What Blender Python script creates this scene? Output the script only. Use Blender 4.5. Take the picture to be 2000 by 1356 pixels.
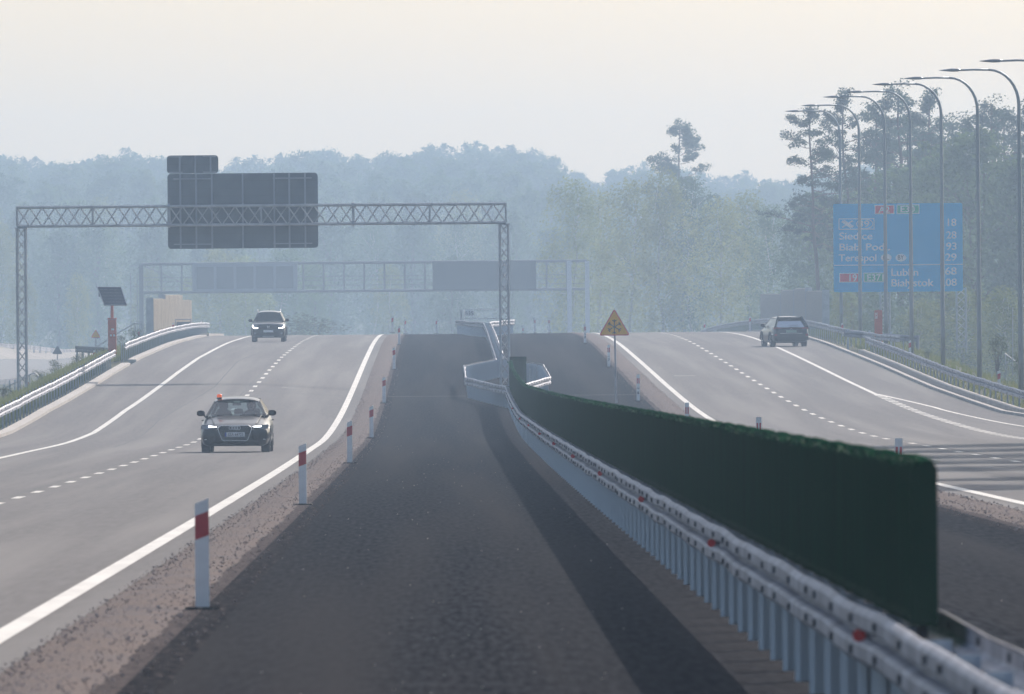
import bpy, math, random
import numpy as np
from mathutils import Vector, Matrix
R = math.radians
rng = random.Random(7)
for o in list(bpy.data.objects): bpy.data.objects.remove(o)
SC = bpy.context.scene
COL = SC.collection

# ------------------------------------------------------------------ camera
CAMH = 2.08
FPX = 27778.0                      # focal length in pixels of the 2000 px wide photograph
cam = bpy.data.cameras.new('camera')
cam.sensor_width = 36.0; cam.lens = 500.0
cam.clip_start = 1.0; cam.clip_end = 9000
cam.dof.use_dof = True; cam.dof.focus_distance = 520; cam.dof.aperture_fstop = 15
camo = bpy.data.objects.new('camera', cam); COL.objects.link(camo)
camo.location = (0, 0, CAMH)
camo.rotation_mode = 'QUATERNION'
camo.rotation_quaternion = (Matrix.Rotation(math.pi/2 + math.atan(53/FPX), 3, 'X') @ Matrix.Rotation(-0.008, 3, 'Z')).to_quaternion()
SC.camera = camo

# ------------------------------------------------------------------ sky, sun, exposure
SUN_EL, SUN_AZ = R(33.0), R(26.6)         # azimuth to the right of the view direction (+Y)
w = bpy.data.worlds.new('World'); SC.world = w; w.use_nodes = True
nt = w.node_tree; bg = nt.nodes['Background']
sky = nt.nodes.new('ShaderNodeTexSky'); sky.sky_type = 'NISHITA'; sky.sun_disc = False
sky.sun_elevation = SUN_EL; sky.sun_rotation = SUN_AZ
sky.air_density = 1.0; sky.dust_density = 2.8; sky.ozone_density = 1.0; sky.altitude = 100
nt.links.new(sky.outputs[0], bg.inputs[0]); bg.inputs[1].default_value = 0.115
sl = bpy.data.lights.new('sun', 'SUN'); sl.energy = 3.7; sl.angle = R(0.5); sl.color = (1.0, 0.91, 0.83)
so = bpy.data.objects.new('sun', sl); COL.objects.link(so); so.location = (60, 100, 80)
sd = Vector((math.sin(SUN_AZ)*math.cos(SUN_EL), math.cos(SUN_AZ)*math.cos(SUN_EL), math.sin(SUN_EL)))
so.rotation_mode = 'QUATERNION'; so.rotation_quaternion = sd.to_track_quat('Z', 'Y')
vs = SC.view_settings; vs.view_transform = 'Standard'; vs.look = 'None'; vs.exposure = 0.24; vs.gamma = 1.0
SC.cycles.use_denoising = True
SC.cycles.volume_bounces = 1
SC.cycles.max_bounces = 6; SC.cycles.transparent_max_bounces = 12
SC.cycles.caustics_reflective = False; SC.cycles.caustics_refractive = False
HAZE_DENSITY = 0.00036
HAZE_COLOR = (0.54, 0.72, 0.95)

# ------------------------------------------------------------------ terrain: u = metres right of the camera's line along the road, d = metres ahead
YAW = 0.0049
ZT = [(-400,0),(0,0),(127,0),(230,0.0),(330,.04),(380,.09),(430,.17),(465,.38),(500,.68),(530,1.02),(560,1.4),(580,1.66),(600,1.93),(630,2.34),
      (680,3.0),(730,3.62),(780,4.1),(830,4.42),(880,4.6),(940,4.7),(1000,4.74),(1060,4.68),(1140,4.4),(1250,3.9),(1400,3.2),(1600,3.2),(1900,6),(2300,12),(2700,18),(3000,21),(3400,23)]
_zx = np.array([p[0] for p in ZT], float); _zy = np.array([p[1] for p in ZT], float)
_m = np.gradient(_zy, _zx)
def _herm(x):
    i = int(np.clip(np.searchsorted(_zx, x)-1, 0, len(_zx)-2))
    h = _zx[i+1]-_zx[i]; t = min(max((x-_zx[i])/h, 0), 1)
    return ((2*t**3-3*t*t+1)*_zy[i]+(t**3-2*t*t+t)*h*_m[i]+(-2*t**3+3*t*t)*_zy[i+1]+(t**3-t*t)*h*_m[i+1])
GD = 5.0; D0 = -300.0
_grid = [_herm(D0+GD*i) for i in range(int((3400-D0)/GD)+2)]
def lerp(a, b, t): return a+(b-a)*t
def tab(pts, x):
    if x <= pts[0][0]: return pts[0][1]
    for (a, b), (c, e) in zip(pts, pts[1:]):
        if x <= c: return lerp(b, e, (x-a)/(c-a))
    return pts[-1][1]
LB = [(455,0),(500,.22),(600,.32),(650,.30),(720,.12),(780,0)]
RB = [(400,0),(510,-.25),(560,-.05),(620,0)]
def _gl(fn, d):                    # sample on the 5 m grid so that every sheet is cut from the same surface
    i = math.floor((d-D0)/GD); t = (d-D0)/GD-i
    return lerp(fn(D0+i*GD), fn(D0+(i+1)*GD), t)
def z0(d):
    i = max(0, min(len(_grid)-2, math.floor((d-D0)/GD))); t = (d-D0)/GD-i
    return lerp(_grid[i], _grid[i+1], t)
UL0, UL1, UR0, UR1 = -3.75, -8.0, 15.95, 19.0
def zroad(u, d):
    z = z0(d)
    if u < UL0: z += _gl(lambda q: tab(LB, q), d)*min(1, (UL0-u)/(UL0-UL1))
    if u > UR0: z += _gl(lambda q: tab(RB, q), d)*min(1, (u-UR0)/(UR1-UR0))
    return z
def edgeR(d):                      # lateral position of the right guard rail
    return tab([(430, 23.5), (465, 21.6), (511, 20.3), (560, 19.55), (2600, 19.5)], d)
def zter(u, d):
    if -16.6 <= u <= edgeR(d)+2.6: return zroad(u, d)-.05
    base = -1.2 + .35*z0(d) if d < 1100 else lerp(-1.2+.35*z0(d), z0(d), min(1, (d-1100)/250))
    if u < 0:
        top = zroad(-16.6, d)-.05; run = -16.6-u
    else:
        top = zroad(edgeR(d), d)-.05; run = u-edgeR(d)-2.6
    return max(base, top-run*.45) if base < top else base
def XY(u, d): return u-YAW*(d-127), d
def W(u, d, h=0.0):
    x, y = XY(u, d); return Vector((x, y, zroad(u, d)+h))
def WT(u, d, h=0.0):
    x, y = XY(u, d); return Vector((x, y, zter(u, d)+h))
def at(px, py, d):                 # the point seen at pixel px, py of the 2000 px photograph, d metres away
    dx = px-1000; dy = 678-py
    c, s = math.cos(-.008), math.sin(-.008)
    xx = c*dx-s*dy; yy = s*dx+c*dy
    return Vector((xx*d/FPX, d, CAMH+(yy+53)*d/FPX))
def ux(px, d): return at(px, 700, d).x + YAW*(d-127)

# ------------------------------------------------------------------ materials
MATS = {}
def _n(t, k, **kw):
    n = t.nodes.new(k)
    for a, v in kw.items(): setattr(n, a, v)
    return n
def mat(name, col, rough=.7, metal=0.0, spec=.5, col2=None, scale=4.0, detail=5, stretch=None, bump=0.0, bscale=None, trans=None,
        emit=None, estr=1.0, coat=0.0, alpha=1.0, coords='Object', rnd=0.0, r0=.35, r1=.65, col3=None, scale3=.3, stretch3=None):
    if name in MATS: return MATS[name]
    m = bpy.data.materials.new(name); m.use_nodes = True; MATS[name] = m
    t = m.node_tree; p = t.nodes['Principled BSDF']
    def S(k, v): p.inputs[k].default_value = v
    S('Base Color', (*col, 1)); S('Roughness', rough); S('Metallic', metal); S('Specular IOR Level', spec); S('Coat Weight', coat); S('Coat Roughness', .05)
    S('Alpha', alpha)
    tc = _n(t, 'ShaderNodeTexCoord'); mp = _n(t, 'ShaderNodeMapping'); t.links.new(tc.outputs[coords], mp.inputs[0])
    if stretch: mp.inputs['Scale'].default_value = stretch
    csrc = None
    if col2:
        nz = _n(t, 'ShaderNodeTexNoise'); nz.inputs['Scale'].default_value = scale; nz.inputs['Detail'].default_value = detail
        t.links.new(mp.outputs[0], nz.inputs[0])
        cr = _n(t, 'ShaderNodeValToRGB'); cr.color_ramp.elements[0].position = r0; cr.color_ramp.elements[1].position = r1
        cr.color_ramp.elements[0].color = (*col, 1); cr.color_ramp.elements[1].color = (*col2, 1)
        t.links.new(nz.outputs[0], cr.inputs[0]); csrc = cr.outputs[0]
        if col3:
            n3 = _n(t, 'ShaderNodeTexNoise'); n3.inputs['Scale'].default_value = scale3; n3.inputs['Detail'].default_value = 3
            m3 = _n(t, 'ShaderNodeMapping'); m3.inputs['Scale'].default_value = stretch3 or (1,1,1); t.links.new(tc.outputs[coords], m3.inputs[0]); t.links.new(m3.outputs[0], n3.inputs[0])
            c3 = _n(t, 'ShaderNodeValToRGB'); c3.color_ramp.elements[0].position = .42; c3.color_ramp.elements[1].position = .68
            t.links.new(n3.outputs[0], c3.inputs[0])
            mx = _n(t, 'ShaderNodeMixRGB'); mx.inputs[2].default_value = (*col3, 1)
            t.links.new(c3.outputs[0], mx.inputs[0]); t.links.new(csrc, mx.inputs[1]); csrc = mx.outputs[0]
    if rnd:
        oi = _n(t, 'ShaderNodeObjectInfo'); hs = _n(t, 'ShaderNodeHueSaturation')
        mr = _n(t, 'ShaderNodeMapRange'); mr.inputs[3].default_value = 1-rnd; mr.inputs[4].default_value = 1+rnd
        mh = _n(t, 'ShaderNodeMapRange'); mh.inputs[3].default_value = .5-rnd*.09; mh.inputs[4].default_value = .5+rnd*.03
        ml = _n(t, 'ShaderNodeMath', operation='FRACT'); mm = _n(t, 'ShaderNodeMath', operation='MULTIPLY'); mm.inputs[1].default_value = 7.31
        t.links.new(oi.outputs['Random'], mr.inputs[0]); t.links.new(oi.outputs['Random'], mm.inputs[0]); t.links.new(mm.outputs[0], ml.inputs[0]); t.links.new(ml.outputs[0], mh.inputs[0])
        if csrc: t.links.new(csrc, hs.inputs['Color'])
        else: hs.inputs['Color'].default_value = (*col, 1)
        t.links.new(mr.outputs[0], hs.inputs['Value']); t.links.new(mh.outputs[0], hs.inputs['Hue']); csrc = hs.outputs[0]
    if csrc: t.links.new(csrc, p.inputs['Base Color'])
    if bump:
        nb = _n(t, 'ShaderNodeTexNoise'); nb.inputs['Scale'].default_value = bscale or scale*4; nb.inputs['Detail'].default_value = 4
        t.links.new(mp.outputs[0], nb.inputs[0])
        b = _n(t, 'ShaderNodeBump'); b.inputs['Strength'].default_value = 1.0; b.inputs['Distance'].default_value = bump
        t.links.new(nb.outputs[0], b.inputs['Height']); t.links.new(b.outputs[0], p.inputs['Normal'])
    if emit: S('Emission Color', (*emit, 1)); S('Emission Strength', estr)
    if trans:
        tr = _n(t, 'ShaderNodeBsdfTranslucent'); mx = _n(t, 'ShaderNodeMixShader'); mx.inputs[0].default_value = trans
        out = t.nodes['Material Output']
        if csrc: t.links.new(csrc, tr.inputs[0])
        else: tr.inputs[0].default_value = (*col, 1)
        t.links.new(p.outputs[0], mx.inputs[1]); t.links.new(tr.outputs[0], mx.inputs[2]); t.links.new(mx.outputs[0], out.inputs[0])
    return m

def glass(name, tint, fac):
    m = bpy.data.materials.new(name); m.use_nodes = True; t = m.node_tree
    for n in list(t.nodes): t.nodes.remove(n)
    out = _n(t, 'ShaderNodeOutputMaterial'); tr = _n(t, 'ShaderNodeBsdfTransparent'); tr.inputs[0].default_value = (*tint, 1)
    gl = _n(t, 'ShaderNodeBsdfGlossy'); gl.inputs['Roughness'].default_value = .04
    fr = _n(t, 'ShaderNodeFresnel'); fr.inputs[0].default_value = 1.5
    ad = _n(t, 'ShaderNodeMath', operation='ADD'); ad.inputs[1].default_value = fac; ad.use_clamp = True
    mx = _n(t, 'ShaderNodeMixShader')
    t.links.new(fr.outputs[0], ad.inputs[0]); t.links.new(ad.outputs[0], mx.inputs[0]); t.links.new(tr.outputs[0], mx.inputs[1]); t.links.new(gl.outputs[0], mx.inputs[2]); t.links.new(mx.outputs[0], out.inputs[0])
    return m

M_ASPH = mat('asphalt', (.142,.132,.130), .92, spec=.12, col2=(.188,.176,.171), scale=9, detail=7, stretch=(1.0,.035,1), bump=.003, bscale=60, coords='UV', col3=(.228,.213,.203), scale3=.9, stretch3=(1,.012,1), r0=.25, r1=.75)
M_DARK = mat('dark_asphalt', (.012,.014,.0175), 1.0, spec=.0, col2=(.052,.053,.060), scale=15, detail=7, stretch=(1.0,.04,1), coords='UV', col3=(.055,.053,.055), scale3=.62, stretch3=(1,.011,1), r0=.30, r1=.70)
M_GRAV = mat('gravel', (.105,.083,.074), .95, spec=.05, col2=(.25,.195,.172), scale=16, detail=9, stretch=(1,.5,1), bump=.012, bscale=30, coords='UV', col3=(.17,.143,.137), scale3=.5)
M_STONE = mat('stone', (.20,.175,.17), .95, spec=.1, col2=(.42,.36,.34), scale=9, coords='Object')
M_PAINT = mat('road_paint', (.66,.63,.58), .7, spec=.3, col2=(.78,.75,.69), scale=3, detail=8, stretch=(1,.12,1), coords='UV')
M_CONC = mat('concrete', (.42,.38,.34), .85, spec=.3, col2=(.58,.53,.48), scale=1.2, detail=8, bump=.004, coords='UV')
M_EARTH = mat('earth_grass', (.05,.06,.025), .95, spec=.1, col2=(.13,.12,.07), scale=.6, detail=9, bump=.05, bscale=6)
M_STEEL = mat('galvanized_steel', (.23,.235,.28), .58, .3, .4, col2=(.44,.45,.50), scale=1.3, detail=6)
M_POSTST = mat('post_steel', (.48,.54,.60), .6, .15, .5, col2=(.62,.68,.74), scale=3, detail=6, stretch=(1,1,.3))
M_GREYP = mat('sign_back_grey', (.10,.13,.165), .55, .2, .4, col2=(.12,.155,.19), scale=1.5)
M_TRUSS = mat('truss_steel', (.36,.38,.41), .5, .3, .5, col2=(.50,.52,.55), scale=2)
M_BOLT = mat('dark_bolt', (.07,.08,.10), .6, .3)
M_WHITE = mat('white_plastic', (.80,.78,.78), .45, spec=.4, col2=(.88,.87,.87), scale=6, detail=6)
M_RED = mat('red_reflective', (.42,.015,.03), .4, spec=.4, col2=(.55,.03,.045), scale=6)
M_REDR = mat('red_reflector', (.5,.01,.015), .25, emit=(.5,.0,.01), estr=.04)
M_BLACK = mat('black_rubber', (.015,.016,.018), .7, col2=(.03,.03,.032), scale=6)
M_ORANGE = mat('orange_paint', (.50,.075,.03), .5, spec=.4, col2=(.60,.11,.05), scale=3)
M_BLUE = mat('sign_blue', (.0,.42,.76), .5, spec=.2, col2=(.0,.44,.80), scale=.8)
M_SWHITE = mat('sign_white', (.93,.93,.93), .5)
M_SRED = mat('sign_red', (.72,.02,.07), .5)
M_SGREEN = mat('sign_green', (.0,.42,.24), .5)
M_YELLOW = mat('sign_yellow', (.88,.42,.02), .5, col2=(.92,.48,.03), scale=3)
M_INK = mat('black_ink', (.012,.012,.015), .6)
M_HEDGE = mat('green_bristle', (.000,.030,.013), .95, spec=.0, col2=(.001,.050,.022), scale=1.2, detail=9, stretch=(1,7.0,.5), bump=.02, bscale=9)
M_BLADE = mat('green_bristle_tip', (.01,.075,.035), .8, spec=.2, col2=(.02,.12,.05), scale=5, trans=.3)
M_CREAM = mat('cream_wood', (.50,.40,.28), .8, col2=(.66,.55,.40), scale=3, stretch=(1,1,.2))
M_LAMPM = mat('lamp_steel', (.28,.31,.34), .45, .5, .5)
M_SOLAR = mat('solar_cell', (.012,.02,.04), .25, col2=(.018,.03,.055), scale=3)
M_BARK = mat('bark', (.07,.055,.045), .9, col2=(.14,.11,.085), scale=3, stretch=(1,1,.2), bump=.03)
M_PBARK = mat('pine_bark', (.14,.075,.045), .9, col2=(.09,.06,.045), scale=2, stretch=(1,1,.2))
M_BIRCHB = mat('birch_bark', (.40,.39,.37), .8, col2=(.10,.09,.08), scale=3, stretch=(1,1,1.2), r0=.55, r1=.7)
M_LEAF = mat('leaf', (.08,.135,.06), 1.0, spec=.0, col2=(.13,.19,.08), scale=.35, detail=3, trans=.5, rnd=.22)
M_LEAFY = mat('leaf_yellow', (.17,.21,.05), 1.0, spec=.0, col2=(.24,.27,.09), scale=.4, detail=3, trans=.5, rnd=.2)
M_NEEDLE = mat('needle', (.045,.08,.055), 1.0, spec=.0, col2=(.07,.11,.07), scale=.6, trans=.4, rnd=.2)
M_GRASS = mat('grass_blade', (.10,.14,.03), .8, col2=(.22,.22,.08), scale=.5, trans=.4)
M_WEED = mat('weed_leaf', (.05,.08,.03), .8, col2=(.10,.12,.06), scale=2, trans=.35)

# ------------------------------------------------------------------ mesh builder
class MB:
    def __init__(s): s.v = []; s.f = []; s.m = []; s.uv = {}
    def poly(s, pts, m=0):
        i = len(s.v); s.v += [tuple(p) for p in pts]; s.f.append(tuple(range(i, i+len(pts)))); s.m.append(m)
    def box(s, c, size, m=0, rot=None):
        cx = Vector(c); h = Vector(size)/2; i = len(s.v)
        for a in (-1,1):
            for b in (-1,1):
                for e in (-1,1):
                    p = Vector((a*h.x, b*h.y, e*h.z))
                    if rot is not None: p = rot @ p
                    s.v.append(tuple(cx+p))
        for q in ((0,1,3,2),(4,6,7,5),(0,4,5,1),(2,3,7,6),(0,2,6,4),(1,5,7,3)):
            s.f.append(tuple(i+k for k in q)); s.m.append(m)
    def ring(s, pts):
        i = len(s.v); s.v += [tuple(p) for p in pts]; return i
    def loft(s, rings, closed=True, caps=True, m=0):
        n = len(rings[0]); idx = [s.ring(r) for r in rings]
        for a, b in zip(idx, idx[1:]):
            for k in range(n if closed else n-1):
                k2 = (k+1) % n
                s.f.append((a+k, a+k2, b+k2, b+k)); s.m.append(m)
        if caps and closed:
            s.f.append(tuple(idx[0]+k for k in reversed(range(n)))); s.m.append(m)
            s.f.append(tuple(idx[-1]+k for k in range(n))); s.m.append(m)
    def tube(s, path, r, n=8, m=0, caps=True):
        path = [Vector(p) for p in path]; rings = []
        for i, p in enumerate(path):
            t = (path[min(i+1, len(path)-1)]-path[max(i-1, 0)]).normalized()
            a = t.cross(Vector((0,1,0)) if abs(t.y) < .8 else Vector((0,0,1))).normalized(); b = t.cross(a)
            rr = r[i] if isinstance(r, (list, tuple)) else r
            rings.append([p+(a*math.cos(2*math.pi*k/n)+b*math.sin(2*math.pi*k/n))*rr for k in range(n)])
        s.loft(rings, m=m, caps=caps)
    def prism(s, pts, y0, y1, m=0):       # polygon in x,z extruded along y
        s.loft([[Vector((x, y0, z)) for x, z in pts], [Vector((x, y1, z)) for x, z in pts]], m=m)
    def disc(s, c, r, axis='y', t=.02, n=20, m=0, sx=1.0, sz=1.0):
        c = Vector(c); rings = []
        for o in (-t/2, t/2):
            ring = []
            for k in range(n):
                a = 2*math.pi*k/n; p, q = r*math.cos(a)*sx, r*math.sin(a)*sz
                ring.append(c+(Vector((p, o, q)) if axis == 'y' else Vector((o, p, q)) if axis == 'x' else Vector((p, q, o))))
            rings.append(ring)
        s.loft(rings, m=m)
    def add(s, other, off=(0,0,0), rot=None):
        i = len(s.v); o = Vector(off)
        for p in other.v:
            q = Vector(p)
            if rot is not None: q = rot @ q
            s.v.append(tuple(q+o))
        s.f += [tuple(i+k for k in f) for f in other.f]; s.m += other.m
def obj(name, mb, mats, parent=None, smooth=False, uvs=None, bevel=0):
    me = bpy.data.meshes.new(name)
    off = parent.location if parent is not None and parent.type == 'EMPTY' else Vector((0,0,0))
    if parent is not None and parent.type != 'EMPTY':
        off = Vector(parent.get('_off', (0,0,0)))
    me.from_pydata([(x-off[0], y-off[1], z-off[2]) for x, y, z in mb.v], [], mb.f)
    if not isinstance(mats, (list, tuple)): mats = [mats]
    for m in mats: me.materials.append(m)
    if len(mats) > 1: me.polygons.foreach_set('material_index', mb.m)
    if smooth:
        me.polygons.foreach_set('use_smooth', [True]*len(me.polygons))
    if uvs is not None:
        ul = me.uv_layers.new(name='UVMap'); li = np.empty(len(me.loops), int); me.loops.foreach_get('vertex_index', li)
        ul.data.foreach_set('uv', np.array(uvs, float)[li].ravel())
    me.update()
    o = bpy.data.objects.new(name, me); COL.objects.link(o)
    if parent is not None: o.parent = parent
    if bevel:
        b = o.modifiers.new('bevel', 'BEVEL'); b.width = bevel; b.segments = 2; b.limit_method = 'ANGLE'
    if smooth == 'auto': pass
    return o
OFFS = {}
def tag(o, label=None, cat=None, group=None, kind=None):
    if label: o['label'] = label
    if cat: o['category'] = cat
    if group: o['group'] = group
    if kind: o['kind'] = kind
    return o
def thing(name, label, cat, loc=(0,0,0), group=None):
    o = bpy.data.objects.new(name, None); COL.objects.link(o); o.location = loc; o.empty_display_size = .3
    return tag(o, label, cat, group)
def sub(name, mb, mats, part, root, **kw):   # sub-part: same local frame as its part
    o = obj(name, mb, mats, root, **kw); o.parent = part; return o
def copy_tree(o, parent=None):
    c = o.copy(); COL.objects.link(c)
    if parent is not None: c.parent = parent
    for ch in list(o.children): copy_tree(ch, c)
    return c
def text_mb(s, size, loc, rot=(R(90),0,0), ext=.004, align='LEFT', m=0, sx=1.0):
    cu = bpy.data.curves.new('t', 'FONT'); cu.body = s; cu.size = size; cu.extrude = ext; cu.align_x = align; cu.offset = 0
    o = bpy.data.objects.new('t', cu); COL.objects.link(o); bpy.context.view_layer.update()
    me = bpy.data.meshes.new_from_object(o.evaluated_get(bpy.context.evaluated_depsgraph_get()))
    rm = Matrix.Rotation(rot[2], 3, 'Z') @ Matrix.Rotation(rot[0], 3, 'X')
    mb = MB()
    for v in me.vertices:
        mb.v.append(tuple(rm @ Vector((v.co.x*sx, v.co.y, v.co.z))+Vector(loc)))
    mb.f = [tuple(p.vertices) for p in me.polygons]; mb.m = [m]*len(mb.f)
    base = (list(mb.v), list(mb.f)); e = Vector((size*.022, 0, 0))
    for k, sg in enumerate((-1, 1)):
        n0 = len(mb.v); mb.v += [tuple(Vector(p)+rm @ Vector((sg*size*.020, sg*size*.012, -.0011*(k+1)))) for p in base[0]]; mb.f += [tuple(n0+q for q in f) for f in base[1]]
    mb.m = [m]*len(mb.f)
    bpy.data.objects.remove(o); bpy.data.curves.remove(cu); bpy.data.meshes.remove(me)
    return mb

# ------------------------------------------------------------------ the setting
def dnodes(a, b):
    out = [a]; k = math.floor((a-D0)/GD)+1
    while D0+k*GD < b-1e-6: out.append(D0+k*GD); k += 1
    out.append(b); return out
def sheet(name, us, a, b, m, h=0.0, zf=zroad, kind='structure', build=True, mb=None, uvl=None):
    """us: list of lateral positions (numbers or functions of d), cut from the road surface"""
    own = mb is None
    mb = mb or MB(); uvl = uvl if uvl is not None else []
    ds = dnodes(a, b); rows = []
    for d in ds:
        row = []
        for u in us:
            uu = u(d) if callable(u) else u
            x, y = XY(uu, d); row.append(len(mb.v)); mb.v.append((x, y, zf(uu, d)+h)); uvl.append((uu, d))
        rows.append(row)
    for r, q in zip(rows, rows[1:]):
        for i in range(len(us)-1):
            mb.f.append((r[i], r[i+1], q[i+1], q[i])); mb.m.append(0)
    if own:
        o = obj(name, mb, m, uvs=uvl); tag(o, kind=kind); return o
def usplit(lo, hi):
    return sorted(set([lo, hi]+[q for q in (UL1, UL0, UR0, UR1) if lo < q < hi]))
# terrain
mb = MB(); uu = [-700,-350,-160,-90,-60,-45,-35,-30,-26,-22,-19,-17.6,-16.6,-14,-8,-3.75,2,8,15.95,19,None,None,30,35,42,60,100,200,400,700]
ds = [-300+25*i for i in range(16)]+[100+10*i for i in range(110)]+[1200+50*i for i in range(44)]
rows = []
for d in ds:
    row = []
    for i, u in enumerate(uu):
        if u is None: u = edgeR(d)+(.8 if i == 20 else 2.6)
        x, y = XY(u, d); hh = 0
        if u < -20 or u > 27: hh = .25*math.sin(u*.31+d*.05)*math.sin(d*.023+u*.11)
        z = zter(u, d)+hh-(.12 if -16 < u < 19.5 else 0)
        row.append(len(mb.v)); mb.v.append((x, y, z))
    rows.append(row)
for r, q in zip(rows, rows[1:]):
    for i in range(len(uu)-1): mb.f.append((r[i], r[i+1], q[i+1], q[i])); mb.m.append(0)
tag(obj('ground', mb, M_EARTH, smooth=True), kind='structure')
sheet('carriageway', usplit(-14.4, -3.75), -60, 1500, M_ASPH).name = 'left_road'
sheet('right_road', [7.95, 12.2, 15.95, 18.3, lambda d: edgeR(d)-.9], -60, 1500, M_ASPH)
sheet('median_pavement', [-3.3, 2, 7.5], -60, 1500, M_DARK, -.004)
def jag(base, amp, s):
    return lambda d: base+amp*(math.sin(d*1.7+s)*.4+math.sin(d*.43+2*s)*.6+math.sin(d*4.1)*.35)
def gravel(name, a, b, s):
    mb = MB(); uvl = []; d = 60.0; rows = []
    while d < 1100:
        row = []
        for k in range(4):
            f = k/3; u = lerp(a, b, f) + (jag(0, .035, s)(d) if k == 3 else .02*math.sin(d*3+s) if k == 0 else 0)
            x, y = XY(u, d); row.append(len(mb.v)); mb.v.append((x, y, z0(d)+.001+(.03 if k in (1,2) else .0))); uvl.append((u, d))
        rows.append(row); d += .5 if d < 400 else 2.5
    for r, q in zip(rows, rows[1:]):
        for i in range(3): mb.f.append((r[i], r[i+1], q[i+1], q[i])); mb.m.append(0)
    tag(obj(name, mb, M_GRAV, uvs=uvl, smooth=True), kind='structure')
gravel('gravel_strip', -3.75, -2.95, 1.0); gravel('gravel_strip', 7.95, 7.15, 4.0)
# loose stones
def stones(n, u0, u1, d0, d1, rmin, rmax, seed):
    r = random.Random(seed); mb = MB()
    oct_ = [(1,0,0),(-1,0,0),(0,1,0),(0,-1,0),(0,0,1),(0,0,-1)]
    of = [(0,2,4),(2,1,4),(1,3,4),(3,0,4),(2,0,5),(1,2,5),(3,1,5),(0,3,5)]
    for _ in range(n):
        d = d0+(d1-d0)*r.random()**1.5
        u = lerp(u0, u1, min(1.5, abs(r.gauss(.5, .42)))); s = r.uniform(rmin, rmax)*r.choice((.7,1,1,1.4))
        x, y = XY(u, d); i = len(mb.v); a = r.random()*6.28
        for p in oct_:
            k = s*r.uniform(.7, 1.2); px, py = p[0]*math.cos(a)-p[1]*math.sin(a), p[0]*math.sin(a)+p[1]*math.cos(a)
            mb.v.append((x+px*k, y+py*k, z0(d)+.03+p[2]*k*.7))
        mb.f += [tuple(i+q for q in f) for f in of]; mb.m += [0]*8
    return mb
s1 = stones(9000, -3.78, -2.95, 85, 620, .006, .015, 3); s1.add(stones(5000, 7.98, 7.15, 180, 620, .007, .018, 4))
tag(obj('loose_gravel', s1, M_STONE), kind='stuff')
s2 = MB(); rr = random.Random(9)
for _ in range(240):                  # small bits lying on the dark pavement
    d = 88+420*rr.random()**1.6; u = rr.uniform(-2.9, 1.4) if rr.random() < .7 else rr.uniform(2.6, 7.1); s = rr.uniform(.004, .010)
    x, y = XY(u, d); z = z0(d)+s*.4
    s2.poly([(x-s, y-s, z-.4*s), (x+s, y-s*.4, z), (x, y+s, z+s)]); s2.poly([(x-s, y-s, z-.4*s), (x, y+s, z+s), (x-s*.2, y-s*1.5, z+s*.9)])
tag(obj('road_grit', s2, mat('grit', (.30,.27,.22), .8, col2=(.45,.42,.36), scale=2)), kind='stuff')
# painted lines
def line(u, a, b, w=.24, mb=None, uvl=None, h=.006):
    if mb is None: return sheet('edge_line', [(lambda d, q=q: (u(d) if callable(u) else u)+q) for q in (-w/2, w/2)], a, b, M_PAINT, h)
    sheet('', [(lambda d, q=q: (u(d) if callable(u) else u)+q) for q in (-w/2, w/2)], a, b, None, h, mb=mb, uvl=uvl)
line(-4.2, -20, 1100, .21); line(-11.8, -20, 1100, .19)
line(8.42, -20, 1100, .21); line(15.95, 541, 1100, .19)
line(lambda d: tab([(380,21.0),(440,19.0),(460,18.25),(468,18.05),(492,17.65),(515,17.2),(545,16.0)], d), 380, 545, .2)
def dashes(name, u, a, b, L, gap, w):
    mb = MB(); uvl = []; d = a
    while d < b: line(u, d, d+L, w, mb, uvl); d += L+gap
    o = obj(name, mb, M_PAINT, uvs=uvl); tag(o, kind='structure')
dashes('lane_line', -8.0, 105.6, 1000, 4, 7.6, .16)
dashes('lane_line', 12.2, 108, 1000, 4, 7.6, .16)
dashes('exit_line', 16.0, 200, 541, 2, 2.2, .36)
# joints across the pavement
for a, u0, u1 in ((548, -14.3, 7.0), (548.0, 8.1, 18.2), (735, -14.3, -4.5), (700, 8.6, 15)):
    o = sheet('pavement_joint', usplit(u0, u1), a, a+.5, mat('joint_tar', (.05,.05,.052), .8, col2=(.11,.11,.11), scale=1.5, coords='UV'), .004)
# longitudinal seams, cracks and pale scuffs on the asphalt
def crack(name, pts, w_, m):
    mb = MB(); uvl = []; r = random.Random(len(pts)*7+int(pts[0][1])); P = []
    for (a, b), (c, e) in zip(pts, pts[1:]):
        n = max(1, int((e-b)/2.5)); P += [(lerp(a, c, k/n)+r.uniform(-.02,.02), lerp(b, e, k/n)) for k in range(n)]
    fu = lambda d: tab(P_, d)
    P_ = [(d, u) for u, d in P]
    sheet('', [lambda d: fu(d)-w_/2, lambda d: fu(d)+w_/2], P_[0][0], P_[-1][0], None, .0045, mb=mb, uvl=uvl)
    tag(obj(name, mb, m, uvs=uvl), kind='structure')
MJ = MATS['joint_tar']; MS = mat('pale_scuff', (.22,.21,.20), .9, col2=(.14,.13,.13), scale=.8, coords='UV')
crack('pavement_crack', [(-9.9,400),(-10.2,480),(-9.6,560),(-9.8,640),(-9.0,700)], .05, MJ)
crack('pavement_joint', [(-8.25,90),(-8.25,790)], .035, MJ)
crack('pavement_joint', [(12.45,230),(12.45,790)], .035, MJ); crack('pavement_crack', [(10.3,260),(10.6,340),(10.1,430)], .04, MJ)
for pts, w_ in (([(-6.6,560),(-6.4,566)], .8), ([(9.6,600),(9.7,607)], .9)):
    crack('pale_scuff', pts, w_, MS)
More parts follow.
